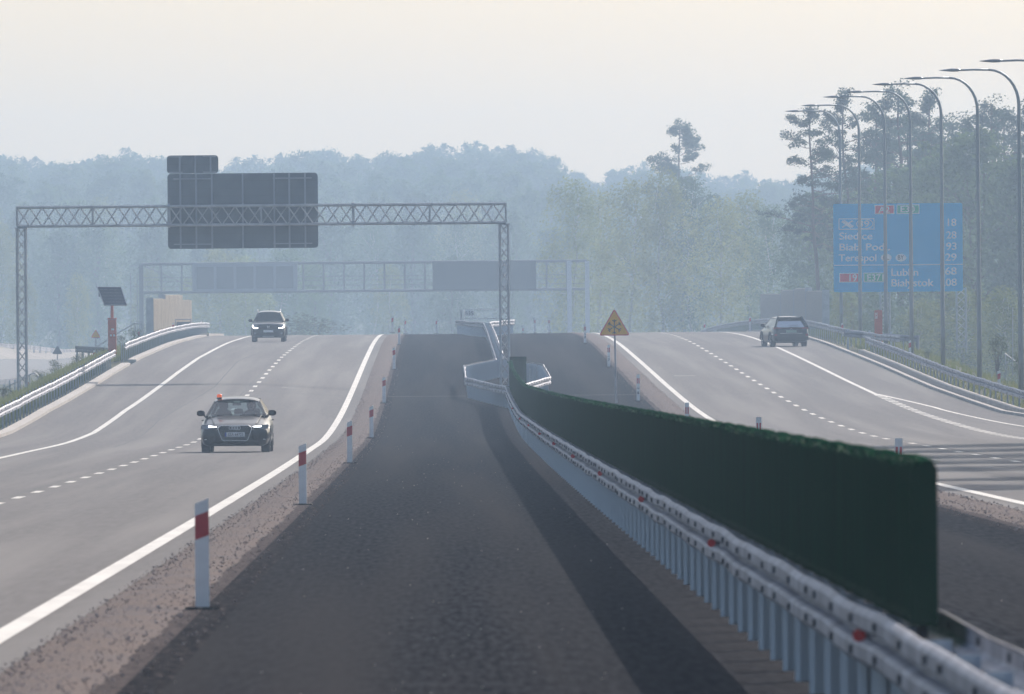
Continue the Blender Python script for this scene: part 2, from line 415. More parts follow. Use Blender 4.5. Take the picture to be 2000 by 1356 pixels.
for u0_, u1_, r0_ in ((-3.0,-2.78,.36),(-2.78,-2.5,.52),(7.2,6.98,.36),(6.98,6.7,.52)):
    ME = mat('dusty_edge_%d' % round(r0_*100), (.026,.027,.031), 1.0, spec=.0, col2=(.14,.118,.112), scale=9, detail=10, stretch=(1,.35,1), coords='UV', r0=r0_, r1=r0_+.16)
    sheet('dusty_edge', sorted([u0_, u1_]), 60, 1000, ME, .0005)
# concrete gutters
def kerbstrip(u0, u1, a, b, h):
    mb = MB(); rings = []; uvl = []
    for d in dnodes(a, b):
        p, q = (u0(d) if callable(u0) else u0), (u1(d) if callable(u1) else u1)
        ring = []
        for uu_, hh in ((p,-.1),(p,h),(q,h),(q,-.1)):
            ring.append(W(uu_, d, hh)); uvl.append((uu_+hh, d))
        rings.append(ring)
    mb.loft(rings); o = obj('kerb', mb, M_CONC, uvs=uvl); tag(o, kind='structure')
kerbstrip(-14.78, -14.4, 300, 628, .10); kerbstrip(-14.78, -14.4, 640, 832, .10); kerbstrip(-15.3, -14.5, 846, 905, .14)
kerbstrip(lambda d: edgeR(d)-.9, lambda d: edgeR(d)-.72, 380, 900, .10)
kerbstrip(lambda d: edgeR(d)-.40, lambda d: edgeR(d)-.12, 380, 676, .17)
# lower slip road on the left
mb = MB(); A = [(-120,775,820),(0,744,880),(100,727,950),(200,707,1020),(300,690,1100)]; B = [(-120,704,960),(0,702,1010),(100,703,1050),(200,694,1090),(300,684,1130)]
for (p, q), (r_, s_) in zip(zip(A, B), list(zip(A, B))[1:]): mb.poly([at(*p), at(*r_), at(*s_), at(*q)])
tag(obj('slip_road', mb, mat('slip_asphalt', (.16,.16,.165), .85)), kind='structure')
mb = MB(); C2 = [(-120,672,1010),(0,674,1050),(100,684,1090),(200,680,1130),(300,674,1160)]
for (p, q), (r_, s_) in zip(zip(B, C2), list(zip(B, C2))[1:]):
    f = lambda t: at(*t)+Vector((0,0,.02)); mb.poly([f(p), f(r_), f(s_), f(q)])
tag(obj('sand_bank', mb, mat('sand', (.38,.34,.31), .95, col2=(.28,.26,.22), scale=.2)), kind='structure')

# ------------------------------------------------------------------ guard rails
def wprof(sgn=1, top=.80):
    P = [(.045,.0),(.055,.006),(.07,.02),(.08,.035),(.08,.105),(.07,.12),(.01,.14),(.0,.155),(.01,.17),(.07,.19),(.08,.205),(.08,.275),(.07,.290),(.055,.304),(.045,.31)]
    return [(n*sgn, top-.31+z) for n, z in P]
def path_pts(path, step=2.0):         # path of (u, d); returns dense list
    out = []
    for (a, b), (c, e) in zip(path, path[1:]):
        L = math.hypot(c-a, e-b); n = max(1, int(L/step))
        for k in range(n): out.append((lerp(a, c, k/n), lerp(b, e, k/n)))
    out.append(path[-1]); return out
def rail_mb(path, side, top=.80, bolts=3.8, wob=.007, zf=None, bs=.045):
    """side: +1 the waves bulge to the right of the walking direction, -1 to the left"""
    zf = zf or zroad
    mb = MB(); pts = path_pts(path); rings = []; prof = wprof(1, top); acc = 0; rr = random.Random(len(pts))
    inner = [(n-.008, z) for n, z in prof]
    for i, (u, d) in enumerate(pts):
        a = pts[max(i-1, 0)]; b = pts[min(i+1, len(pts)-1)]
        t = Vector((b[0]-a[0], b[1]-a[1])).normalized(); nrm = Vector((t.y, -t.x))*side
        dz = wob*(math.sin(d*.61)+.7*math.sin(d*.27+1)+.4*math.sin(d*1.37)); x, y = XY(u+.9*wob*math.sin(d*.43+2), d); z = zf(u, d)+dz
        rings.append([Vector((x+nrm.x*n, y+nrm.y*n, z+h)) for n, h in prof]+[Vector((x+nrm.x*n, y+nrm.y*n, z+h)) for n, h in reversed(inner)])
        if i: acc += math.hypot(u-pts[i-1][0], d-pts[i-1][1])
        if bolts and acc >= bolts:
            acc -= bolts
            for h in (top-.068, top-.24):
                c = Vector((x+nrm.x*.078, y+nrm.y*.078, z+h))
                rot = Matrix.Rotation(math.atan2(t.y, t.x), 3, 'Z')
                mb.box(c, (bs*1.5, .044, bs), 1, rot)
    mb.loft(rings); return mb
POSTMB = {}
def post_mesh(h):
    if h not in POSTMB:
        mb = MB()
        for c, s in (((0,0,h/2-.1), (.012,.055,h+.2)), ((-.05,.0,h/2-.1), (.088,.0,0))): pass
        mb.box((0, .028, h/2-.1), (.13, .006, h+.2)); mb.box((-.062, 0, h/2-.1), (.006, .05, h+.2)); mb.box((.062, 0, h/2-.1), (.006, .05, h+.2))
        mb.box((-.044, -.026, h/2-.1), (.030, .005, h+.2)); mb.box((.044, -.026, h/2-.1), (.030, .005, h+.2))
        me = bpy.data.meshes.new('post'); me.from_pydata(mb.v, [], mb.f); me.materials.append(M_POSTST); POSTMB[h] = me
    return POSTMB[h]
def thin_post_mesh(h):
    if ('t', h) not in POSTMB:
        mb = MB(); mb.box((0, 0, h/2-.1), (.062, .03, h+.2)); mb.box((.0, -.02, h/2-.1), (.02, .02, h+.2))
        me = bpy.data.meshes.new('post'); me.from_pydata(mb.v, [], mb.f); me.materials.append(mat('outer_post_steel', (.26,.29,.33), .6, .2, .5, col2=(.36,.40,.45), scale=3)); POSTMB[('t', h)] = me
    return POSTMB[('t', h)]
def posts(root, path, step, h, zf=None, maxn=96, thin=False):
    zf = zf or zroad; pts = path_pts(path, .25); acc = 0; spots = [pts[0]]
    for a, b in zip(pts, pts[1:]):
        acc += math.hypot(b[0]-a[0], b[1]-a[1])
        if acc >= step: acc -= step; spots.append(b)
    spots.sort(key=lambda p: p[1]); me = thin_post_mesh(h) if thin else post_mesh(h)
    for u, d in spots[:maxn]:
        o = bpy.data.objects.new('post', me); COL.objects.link(o); o.parent = root
        x, y = XY(u, d); o.location = Vector((x, y, zf(u, d)))-root.location
    if len(spots) > maxn:
        mb = MB()
        for u, d in spots[maxn:]:
            x, y = XY(u, d); z = zf(u, d); mb.box((x, y, z+h/2), (.06 if thin else .11, .05, h))
        o = obj('far_posts', mb, M_POSTST, root); o['kind'] = 'stuff'
def reflectors(root, u, ds, top, sgn, n='reflector'):
    for d in ds:
        mb = MB(); p = W(u, d, top-.155); mb.disc(p+Vector((sgn*.070, 0, 0)), .036, 'y', .012, 16)
        ro = obj(n, mb, M_REDR, root); mb = MB(); mb.box(p+Vector((sgn*.035, .012, 0)), (.07, .004, .03)); sub('reflector_arm', mb, M_STEEL, ro, root)
def guard_rail(label, path, side=-1, top=.80, double=None, step=3.8, ph=.76, group=None, refl=None, zf=None, postoff=.1, bolts=3.8, bs=.045):
    zf = zf or zroad
    u0, d0 = path[0]; x, y = XY(u0, d0)
    t = thing('guard_rail', label, 'guard rail', (x, y, zf(u0, d0)), group)
    obj('rail', rail_mb(path, side, top, bolts, zf=zf, bs=bs), [M_STEEL, M_BOLT], t, smooth=False)
    pp = [(u-side*postoff, d) for u, d in path]
    if double: 
        pp = [((u+v)/2, d) for (u, d), (v, e) in zip(path, double)]
        obj('rail', rail_mb(double, -side, top, bolts, zf=zf, bs=bs), [M_STEEL, M_BOLT], t)
    posts(t, pp, step, ph, zf, thin=abs(path[0][0]) > 10)
    if refl: reflectors(t, refl[0], refl[1], top, side)
    return t
GR = 'steel guard rails of the motorway'
guard_rail('long steel median guard rail with red reflectors under the green screen',
           [(1.70, 40), (1.70, 515)], -1, .80, refl=(1.70, [77.3+42.4*k for k in range(10)]), group=GR, step=3.7, bolts=3.7)
# loop round the gantry leg
guard_rail('short steel rail behind the median posts at the near screen end', [(1.96, 40), (1.96, 83)], 1, .80, group=GR, step=3.7, ph=.5)
t = guard_rail('left half of the steel rail loop around the gantry leg in the median', [(1.70,515),(.30,543),(.30,581),(1.70,602)], -1, .80, step=1.9, group=GR, bolts=2)
t = guard_rail('right half of the steel rail loop, partly behind the end of the green screen', [(1.96,515),(3.45,543),(3.45,581),(1.96,602)], 1, .80, step=1.9, group=GR, bolts=2)
guard_rail('double steel median guard rail climbing the hill beyond the rail loop', [(1.70,602),(1.70,790)], -1, .80, double=[(1.96,602),(1.96,790)], group=GR)
guard_rail('steel rail funnel opening to the left at the crest of the median', [(1.70,788),(.95,803),(.75,816),(.35,850),(.25,878)], -1, .82, step=2, group=GR)
guard_rail('steel rail funnel opening to the right at the crest of the median', [(1.96,788),(2.6,806),(3.3,835),(3.7,862),(3.8,878)], 1, .82, step=2, group=GR)
# outer rails
guard_rail('steel guard rail on the left shoulder, near stretch ending at the orange emergency column', [(-15.0,300),(-15.0,623)], 1, .74, group=GR, step=3.9)
guard_rail('left shoulder steel guard rail, far stretch curving over the crest past the cream wall', [(-15.0,642),(-15.0,860),(-15.15,885),(-15.6,892)], 1, .80, group=GR, step=3.9)
mb = MB(); 
guard_rail('steel guard rail on the right shoulder, near stretch beside the street lamps', [(edgeR(d), d) for d in (380,430,465,511,560,620,676)], -1, .78, group=GR, step=3.9)
guard_rail('right shoulder steel guard rail, far stretch passing behind the dark crossover car', [(21.2,676),(20.6,684),(19.7,712),(19.5,730),(19.5,900),(19.5,1140)], -1, .80, group=GR, step=3.9)
# flared piece running right to an end post
q = [at(1649,646,700), at(1790,656,700)]
t = thing('guard_rail', 'straight steel rail ending at a round post right of the orange column', 'guard rail', q[0]-Vector((0,0,.8)), GR)
mb = MB(); pr = [(-z_, n) for n, z_ in wprof(1, .31)]
mb.loft([[q[k]+Vector((0, -n, z-.31)) for n, z in wprof(1, .31)]+[q[k]+Vector((0, -n+.01, z-.31)) for n, z in reversed(wprof(1, .31))] for k in (0, 1)])
obj('rail', mb, M_STEEL, t)
for k in range(4):
    p = q[0].lerp(q[1], .05+.3*k); mb = MB(); mb.box(p+Vector((0,.05,-.5)), (.11,.05,1.2)); obj('post', mb, M_POSTST, t)
mb = MB(); mb.tube([q[1]+Vector((.05,0,-1.2)), q[1]+Vector((.05,0,.03))], .09, 10); obj('end_post', mb, M_STEEL, t)

# ------------------------------------------------------------------ green screen on the median rail
def screen():
    path = [(1.83, 72.5), (1.83, 505), (1.9, 524)]
    base = W(1.83, 72.5)
    t = thing('anti_glare_screen', 'long dark green bristle screen standing on the median guard rail', 'screen', base)
    mb = MB(); pts = path_pts(path, 1.2); rings = []; rr = random.Random(4)
    hw = .065
    for i, (u, d) in enumerate(pts):
        x, y = XY(u, d); z = zroad(u, d); k = .010*math.sin(d*2.1)+rr.uniform(-.006, .006); top = 1.645+.006*math.sin(d*1.3)+rr.uniform(-.003, .003)
        lo = .78
        ring = [(-hw-k, lo), (-hw-k, 1.2), (-hw-k, top-.06), (-hw*.6, top-.012), (0, top), (hw*.6, top-.012), (hw, top-.06), (hw, 1.2), (hw, lo)]
        if i == 0: ring = [(a, min(b, top-.02)) for a, b in ring]
        rings.append([Vector((x+a, y, z+b)) for a, b in ring])
    mb.loft(rings)
    obj('bristle_panel', mb, M_HEDGE, t)
    # return panel turning right at the far end
    p0 = at(995, 705, 530); p1 = at(1028, 704, 530); mb = MB()
    z = z0(530)
    mb.box(((p0.x+p1.x)/2, 530, z+.45+.62), (p1.x-p0.x, .14, 1.28)); obj('end_panel', mb, M_HEDGE, t)
    # bristle tips along the top, bottom and near edges
    mb = MB(); d = 72.5
    while d < 524:
        n = 3 if d < 200 else 2
        for _ in range(n):
            x, y = XY(1.83, d+rr.uniform(-.04, .04)); z = zroad(1.83, d)+1.60+rr.uniform(-.02, .02); a = rr.uniform(-.075, .075)
            L = rr.uniform(.012, .034); wd = .012 if d < 200 else .03; tx = a+rr.uniform(-.03, .03)
            mb.poly([(x+a-wd/2, y, z), (x+a+wd/2, y+rr.uniform(-.02,.02), z), (x+tx, y+rr.uniform(-.06,.06), z+L)])
        d += .10 if d < 120 else .2 if d < 240 else .4
    obj('bristle_tips', mb, M_BLADE, t)
    mb = MB(); d = 72.5
    while d < 400:
        x, y = XY(1.83, d); z = zroad(1.83, d)+.80+rr.uniform(0, .03)
        mb.poly([(x-hw-.005, y, z+.03), (x-hw-.005, y+.03, z+.03), (x-hw-.03, y+.01, z-.03)]); d += .12
    obj('bristle_fringe', mb, M_BLADE, t)
    mb = MB(); b = W(1.83, 72.9); mb.box(b+Vector((0,0,.74)), (.05,.05,.14)); mb.box(b+Vector((0,0,.70)), (.16,.12,.02)); obj('bracket', mb, M_BOLT, t)
screen()

# ------------------------------------------------------------------ delineator posts
def delineator(kind, num=None):
    t = thing('marker_post', '', 'marker post', (0,0,0))
    wd = .062; H = 1.0
    def sec(z0_, z1_, m, e=0, x0=-1, x1=1, tilt0=0, tilt1=0):
        a, b = wd*x0, wd*x1; y0 = -.028-e
        mb = MB(); r0 = []; r1 = []
        prof = [(a,y0),(b,y0),(b,.01),(b-.02*(x1>=1),.035),(a+.02*(x0<=-1),.035),(a,.01)]
        if e: prof = [(a,y0),(b,y0),(b,y0+.004),(a,y0+.004)]
        for x, y in prof:
            f = (x+wd)/(2*wd); r0.append(Vector((x, y, z0_+tilt0*f))); r1.append(Vector((x, y, z1_+tilt1*f)))
        mb.loft([r0, r1]); return mb
    if kind == 'slant':
        obj('body', sec(0, .945, 0, tilt1=.05), M_WHITE, t)
        obj('red_band', sec(.62, .835, 0, e=.003, tilt0=.045, tilt1=.045), M_RED, t)
    else:
        obj('body', sec(0, 1.0, 0), M_WHITE, t)
        mb = sec(.66, .86, 0, e=.003, x0=-.85, x1=-.2); mb.add(sec(.66, .86, 0, e=.003, x0=.2, x1=.85)); obj('red_bars', mb, M_RED, t)
        if num:
            mb = text_mb(num, .16, (0, -.034, .27), align='CENTER', ext=.002); mb.add(text_mb('535', .058, (0, -.034, .46), align='CENTER', ext=.002))
            obj('digits', mb, M_INK, t)
    mb = MB(); mb.box((0, 0, .012), (.30, .24, .024)); obj('base_plate', mb, M_BLACK, t)
    return t
pl = delineator('slant'); pr_ = {n: delineator('bars', n) for n in ('6', '7', '8')}; plain = delineator('bars')
used = set()
def place(src, loc, label, group, rz=0, rx=0):
    o = src if src.name not in used else copy_tree(src)
    used.add(src.name); used.add(o.name); o.location = loc; o.rotation_euler = (rx, 0, rz); o['label'] = label; o['group'] = group; return o
ORD = ['nearest', 'second nearest', 'third nearest', 'fourth nearest', 'fifth nearest', 'sixth nearest', 'seventh nearest', 'eighth nearest']
GL = 'marker posts along the median edges'
for i, (px, d) in enumerate([(391.5,127),(589.5,229),(681.5,330),(724.5,431),(749.5,531),(769.5,629),(780,731)]):
    u = ux(px, d); place(pl, W(u, d), 'white marker post with slanted red band, %s on the median left side' % ORD[i], GL, rx=R((-.8,.6,0,0.4,-.5,0,.3)[i]), rz=R((4,-3,2,0,3,-2,0)[i]))
for px, d, lb in ((767,835,'faint red banded marker post beyond the crest at the white edge line'), (792,955,'faint red banded marker post beyond the crest, second from the white edge line'), (853,955,'faint red banded marker post beyond the crest left of the rail funnel')):
    place(pl, W(ux(px, d), d, .12), lb, GL)
for i, (px, d, n) in enumerate([(1754,229,None),(1481,330,None),(1341,431,None),(1246,531,'6'),(1189,631,'7'),(1143,731,'8')]):
    place(pr_[n] if n else plain, W(ux(px, d), d), 'white marker post with two red bars, %s on the median right side' % ORD[i] + (', numbered %s' % n if n else ''), GL)
for px, d, lb in ((1022,1000,'small faint marker post beyond the crest right of the gantry leg'), (1045,950,'faint marker post beyond the crest, middle of three right of the gantry leg'), (1073,950,'faint marker post beyond the crest, rightmost of three by the gantry leg')):
    place(plain, W(ux(px, d), d, .1 if d == 950 else -.3), lb, GL)
GS = 'marker posts on the outer verges'
for px, py, d, lb in ((53,741,600,'red marker post top behind the left guard rail at the near gantry leg'), (184,683,690,'red marker post below the yellow triangle sign at left'),
                      (271,643,760,'marker post among the shrubs before the cream wall'), (338,630,850,'small dark marker post in front of the cream wall'), (393,626,900,'reddish marker post at the far end of the left guard rail'),
                      (1951,723,560,'marker post behind the right guard rail near the rightmost lamp'), (1777,664,660,'red marker post beside the street lamp at the end of the flared rail'), (1645,630,760,'marker post behind the right guard rail below the blue sign edge'),
                      (1465,617,880,'dark marker post behind the right guard rail left of the dark car'), (1376,630,1000,'faint marker post at the right guard rail on the crest')):
    p = at(px, py, d); place(pl, p-Vector((0,0,1.0)), lb, GS)

# ------------------------------------------------------------------ gantries
def truss(mb, a, b, hgt, dep, bay, r=.055, rb=.03, n=6):
    """horizontal box truss between a and b (bottom front corner), hgt up, dep back"""
    a = Vector(a); b = Vector(b); up = Vector((0,0,hgt)); bk = Vector((0,dep,0)); L = (b-a).length; N = max(2, round(L/bay))
    for off in (Vector((0,0,0)), up, bk, up+bk): mb.tube([a+off, b+off], r, n)
    for fb in (Vector((0,0,0)), bk):
        for k in range(N):
            p = a.lerp(b, k/N)+fb; q = a.lerp(b, (k+1)/N)+fb; mm = p.lerp(q, .5)
            if fb.length == 0: mb.tube([p+up, q], rb, 5)
            else: mb.tube([p, q+up], rb, 5)
    for k in (0, N//2, N):
        p = a.lerp(b, k/N); mb.tube([p, p+up], rb*1.3, 5); mb.tube([p+bk, p+up+bk], rb*1.3, 5); mb.tube([p+up, p+up+bk], rb, 5)
def leg_mb(x, y, z0_, z1, w_=.34, dep=.5):
    mb = MB(); c = [(x-w_/2, y), (x+w_/2, y), (x-w_/2, y+dep), (x+w_/2, y+dep)]
    for cx, cy in c: mb.tube([(cx, cy, z0_-.3), (cx, cy, z1)], .05, 6)
    N = round((z1-z0_)/.46); h = (z1-z0_)/N
    for k in range(N):
        za, zb = z0_+k*h, z0_+(k+1)*h
        mb.tube([(x-w_/2, y, zb), (x+w_/2, y, za)], .026, 5); mb.tube([(x-w_/2, y+dep, za), (x+w_/2, y+dep, zb)], .026, 5)
        mb.tube([(x-w_/2, y, za), (x-w_/2, y+dep, zb)], .026, 5); mb.tube([(x+w_/2, y, zb), (x+w_/2, y+dep, za)], .026, 5)
    mb.box((x, y+dep/2, z0_+.02), (w_+.2, dep+.2, .05)); return mb
def rrect(w_, h, r, n=4):
    pts = []
    for cx, cz, a0 in ((w_/2-r, h/2-r, 0), (-w_/2+r, h/2-r, 90), (-w_/2+r, -h/2+r, 180), (w_/2-r, -h/2+r, 270)):
        for k in range(n+1):
            a = R(a0+90*k/n); pts.append((cx+r*math.cos(a), cz+r*math.sin(a)))
    return pts
D1 = 575
t = thing('sign_gantry', 'steel truss gantry spanning the left carriageway and carrying the grey sign backs', 'gantry', W(ux(984, D1), D1))
L0 = at(41, 440, D1); R0 = at(984, 433, D1)
gl_, gr_ = at(32, 441, D1), at(989, 436, D1); hgt = .76
zb = (gl_.z+gr_.z)/2
xs = [gl_.x, at(330, 438, D1).x, at(690, 437, D1).x, gr_.x]
for i in range(3):
    mb = MB(); truss(mb, (xs[i]+.02, D1, zb), (xs[i+1]-.02, D1, zb), hgt, .6, .53); obj('beam', mb, M_TRUSS, t)
    if i < 2:
        for h in (0, hgt): 
            mb = MB(); mb.disc((xs[i+1], D1, zb+h), .11, 'x', .09, 12); obj('flange', mb, M_TRUSS, t)
obj('leg', leg_mb(L0.x, D1, zter(-17.6, D1), zb-.05), M_TRUSS, t); obj('leg', leg_mb(R0.x, D1, z0(D1), zb-.05), M_TRUSS, t)
for px in (41, 984):
    mb = MB(); p = at(px, 440, D1); mb.box((p.x, D1+.25, zb-.08), (.5, .7, .05)); obj('bearing_plate', mb, M_TRUSS, t)
def signback(name, x0, y0, x1, y1, d, label, nv, yo=-.1):
    a = at(x0, (y0+y1)/2, d); b = at(x1, (y0+y1)/2, d); top = at((x0+x1)/2, y0, d).z; bot = at((x0+x1)/2, y1, d).z
    cx, cz = (a.x+b.x)/2, (top+bot)/2; wd, ht = b.x-a.x, top-bot
    t = thing(name, label, 'sign', (cx, d+.75, bot), 'sign backs on the near gantry')
    mb = MB(); pts = rrect(wd, ht, .13); mb.loft([[Vector((cx+x, d+.85+o, cz+z)) for x, z in pts] for o in (0, .03)]); obj('panel', mb, M_GREYP, t)
    mb = MB(); n = round(ht/.3)
    for k in range(1, n): mb.box((cx, d+.845, bot+ht*k/n), (wd-.02, .02, .012))
    obj('seams', mb, mat('seam', (.07,.08,.09), .6), t)
    for f in nv:
        mb = MB(); mb.box((a.x+wd*f, d+.80, cz), (.07, .06, ht-.04)); obj('stiffener', mb, mat('stiff', (.30,.34,.40), .5, .2), t)
    for fx, fz in ((.17, .06), (.17, .93), (.83, .93), (.83, .06)):
        mb = MB(); mb.box((a.x+wd*fx, d+.78, bot+ht*fz), (wd*.26, .03, .045)); obj('clamp_bar', mb, mat('stiff', (.20,.21,.23)), t)
signback('direction_sign', 326.5, 338, 620.5, 485, D1, 'large dark grey back of a road sign hung on the near gantry', (.085,.19,.295,.5,.71,.81,.915))
signback('direction_sign', 325, 303, 425.5, 338.2, D1, 'small dark grey sign back on top of the large one on the near gantry', (.25,.55,.85))
# far gantry
D2 = 1300
ga, gb = at(276, 571, D2), at(1147, 565, D2); top2 = at(711, 513, D2).z; zb = (ga.z+gb.z)/2; h2 = top2-zb
t = thing('sign_gantry', 'hazy far gantry spanning the motorway beyond the crest with two message boards', 'gantry', (ga.x, D2, z0(D2)))
mb = MB()
for z in (zb, top2):
    mb.tube([(ga.x, D2, z), (gb.x, D2, z)], .13, 8); mb.tube([(ga.x, D2+1.2, z), (gb.x, D2+1.2, z)], .13, 8)
N = 22
for k in range(N+1):
    x = lerp(ga.x, gb.x, k/N); mb.tube([(x, D2, zb), (x, D2, top2)], .09, 6); mb.tube([(x, D2, zb), (x, D2+1.2, zb)], .06, 5)
for k in (.2,.38,.52): mb.tube([(ga.x, D2, zb+h2*k), (gb.x, D2, zb+h2*k)], .03, 5)
mb.tube([(ga.x, D2, top2), (lerp(ga.x, gb.x, .11), D2, zb+.5)], .05, 5)
obj('beam', mb, mat('far_steel', (.16,.17,.19), .6, .3), t)
for x in (ga.x, gb.x, at(1112, 560, D2).x):
    mb = MB(); mb.box((x, D2, (zb+z0(D2))/2+h2/2), (.42, .42, zb-z0(D2)+h2)); obj('leg', mb, mat('far_leg', (.72,.74,.78), .6, .0) if x > 0 else MATS['far_steel'], t)
mb = MB(); x = at(265, 560, D2).x
for o in (-.45, .15): mb.tube([(x+o, D2, z0(D2)), (x+o, D2, zb+1.8)], .04, 5)
for k in range(6): mb.tube([(x-.45, D2, z0(D2)+1+k*1.9), (x+.15, D2, z0(D2)+1+k*1.9)], .03, 5)
obj('ladder', mb, MATS['far_steel'], t)
a, b = at(376, 571, D2), at(581, 514, D2)
s = thing('message_board', 'pale framed back of the left message board on the far gantry', 'sign', (a.x, D2-.6, a.z), 'message boards on the far gantry')
mb = MB(); mb.box(((a.x+b.x)/2, D2-.3, (a.z+b.z)/2), (b.x-a.x, .5, b.z-a.z)); obj('case', mb, mat('vms_case', (.26,.28,.32), .6), s)
mb = MB(); wd = (b.x-a.x)/5.3
for k in range(5): mb.box((a.x+wd*(.65+k), D2-.56, (a.z+b.z)/2), (wd*.86, .03, (b.z-a.z)*.78))
obj('recess', mb, mat('vms_recess', (.10,.11,.13), .6), s)
a, b = at(845, 567, D2), at(1047, 509, D2)
s = thing('message_board', 'plain dark message board hanging on the right part of the far gantry', 'sign', (a.x, D2-.6, a.z), 'message boards on the far gantry')
mb = MB(); mb.box(((a.x+b.x)/2, D2-.35, (a.z+b.z)/2), (b.x-a.x, .6, b.z-a.z)); obj('case', mb, mat('vms_dark', (.035,.04,.05), .6), s, bevel=.05)
mb = MB(); mb.box(((a.x+b.x)/2, D2-.66, (a.z+b.z)/2), (b.x-a.x-.3, .02, b.z-a.z-.3)); obj('screen', mb, mat('vms_face', (.03,.035,.042), .5), s)

# ------------------------------------------------------------------ snow warning sign
D3 = 527
p = W(ux(1203.5, D3), D3); c = at(1200, 635.5, D3)
t = thing('warning_sign', 'yellow triangular snow warning sign with red rim on a thin pole in the median', 'road sign', p)
mb = MB(); mb.tube([p-Vector((0,0,.2)), (c.x, D3, c.z+.3)], .034, 10); obj('pole', mb, M_STEEL, t)
def tri(side, r, n=5):
    Rr = side/math.sqrt(3)-r*2; pts = []
    for k in range(3):
        a0 = 90+120*k; cx, cz = Rr*math.cos(R(a0)), Rr*math.sin(R(a0))
        for j in range(n+1):
            a = R(a0-60+120*j/n); pts.append((cx+r*math.cos(a), cz+r*math.sin(a)))
    return pts
S = 1.16
c = Vector((c.x, 0, at(1200, 654, D3).z+S/math.sqrt(3)/2-.03))
def triobj(name, side, r, y, th, m): 
    mb = MB(); mb.loft([[Vector((c.x+x, D3+y+o, c.z+z)) for x, z in tri(side, r)] for o in (0, th)]); return obj(name, mb, m, t)
triobj('back_plate', S, .055, -.06, .02, M_GREYP); triobj('red_rim', S-.015, .05, -.066, .005, M_SRED); triobj('yellow_face', S-.13, .035, -.072, .005, M_YELLOW)
mb = MB()
for k in range(6):
    a = R(90+60*k); v = Vector((math.cos(a), 0, math.sin(a))); cc = Vector((c.x, D3-.076, c.z-.01)); pv = Vector((-v.z, 0, v.x))
    mb.tube([cc, cc+v*.27], .017, 6)
    for f, L in ((.19, .075),):
        for sg in (-1, 1): mb.tube([cc+v*f, cc+v*(f+.055)+pv*sg*L], .015, 6)
obj('snowflake', mb, M_INK, t)

# ------------------------------------------------------------------ blue direction sign
D4 = 770
s = FPX/D4
A0 = at(1628.5, 571, D4); A1 = at(1881, 397, D4); wd, ht = 252.5/s, 172.5/s
bx = A0.x; bz = at(1754, 570, D4).z
t = thing('direction_sign', 'large blue motorway distance sign with white town names behind the street lamps', 'road sign', (bx+wd/2, D4, zter(23.5, D4)))
mb = MB(); pts = rrect(wd, ht, .10); mb.loft([[Vector((bx+wd/2+x, D4+o, bz+ht/2+z)) for x, z in pts] for o in (0, .06)]); obj('panel', mb, M_BLUE, t)
for fx in (.34, .93):
    obj('support_leg', leg_mb(bx+wd*fx+.4, D4+.2, zter(23.5, D4), bz+.2, .5, .5), M_TRUSS, t)
def SP(px, py): return Vector((bx+(px-1628.5)/s, D4, bz+ht-(py-398-(1754-px)*.008)/s))
# px,py are positions on the sign face as read in the photograph
wt = MB()
def frame(mb, x0, y0, x1, y1, th=1.6, y=-.012):
    a, b = SP(x0, y1), SP(x1, y0); cx, cz = (a.x+b.x)/2, (a.z+b.z)/2; w_, h = b.x-a.x, b.z-a.z; q = th/s
    for c_, sz in (((cx, D4+y, b.z-q/2), (w_, .006, q)), ((cx, D4+y, a.z+q/2), (w_, .006, q)), ((a.x+q/2, D4+y, cz), (q, .006, h-2*q)), ((b.x-q/2, D4+y, cz), (q, .006, h-2*q))): mb.box(c_, sz)
def plate(x0, y0, x1, y1, m, name, y=-.008):
    a, b = SP(x0, y1), SP(x1, y0); mb = MB(); mb.box(((a.x+b.x)/2, D4+y, (a.z+b.z)/2), (b.x-a.x, .006, b.z-a.z)); obj(name, mb, m, t)
def word(px, py, txt, h, wpx=None, m=None, al='LEFT', name='lettering', y=-.02):
    p = SP(px, py+.6); size = h*1.1/s/.70; mb = text_mb(txt, size, (p.x, D4+y, p.z), ext=.004, align=al)
    if wpx:
        xs_ = [v[0] for v in mb.v]; cw = max(xs_)-min(xs_); k = wpx/s/cw; x0 = min(xs_) if al == 'LEFT' else max(xs_)
        mb.v = [((v[0]-x0)*k+(x0 if al != 'LEFT' else p.x), v[1], v[2]) for v in mb.v]
    obj(name, mb, m or M_SWHITE, t)
plate(1710.5, 401.5, 1747, 418.5, M_SRED, 'road_number_plate'); plate(1753.5, 400.5, 1796, 417.5, M_SGREEN, 'road_number_plate')
fr = MB(); frame(fr, 1709.5, 401, 1748, 419, 1.4); frame(fr, 1752.5, 400, 1797, 418.5, 1.4); frame(fr, 1639, 427, 1709, 449.5, 1.5)
a = SP(1640, 520.5)
p1, p2 = SP(1629.5, 519), SP(1880.5, 517); fr.box(((p1.x+p2.x)/2, D4-.012, (p1.z+p2.z)/2), (p2.x-p1.x, .006, 1.6/s))
plate(1640.5, 534.5, 1680, 551.5, M_SRED, 'road_number_plate'); plate(1688, 533.5, 1730, 551, M_SGREEN, 'road_number_plate')
frame(fr, 1639.5, 534, 1681, 552.5, 1.4); frame(fr, 1687, 533, 1731, 552, 1.4)
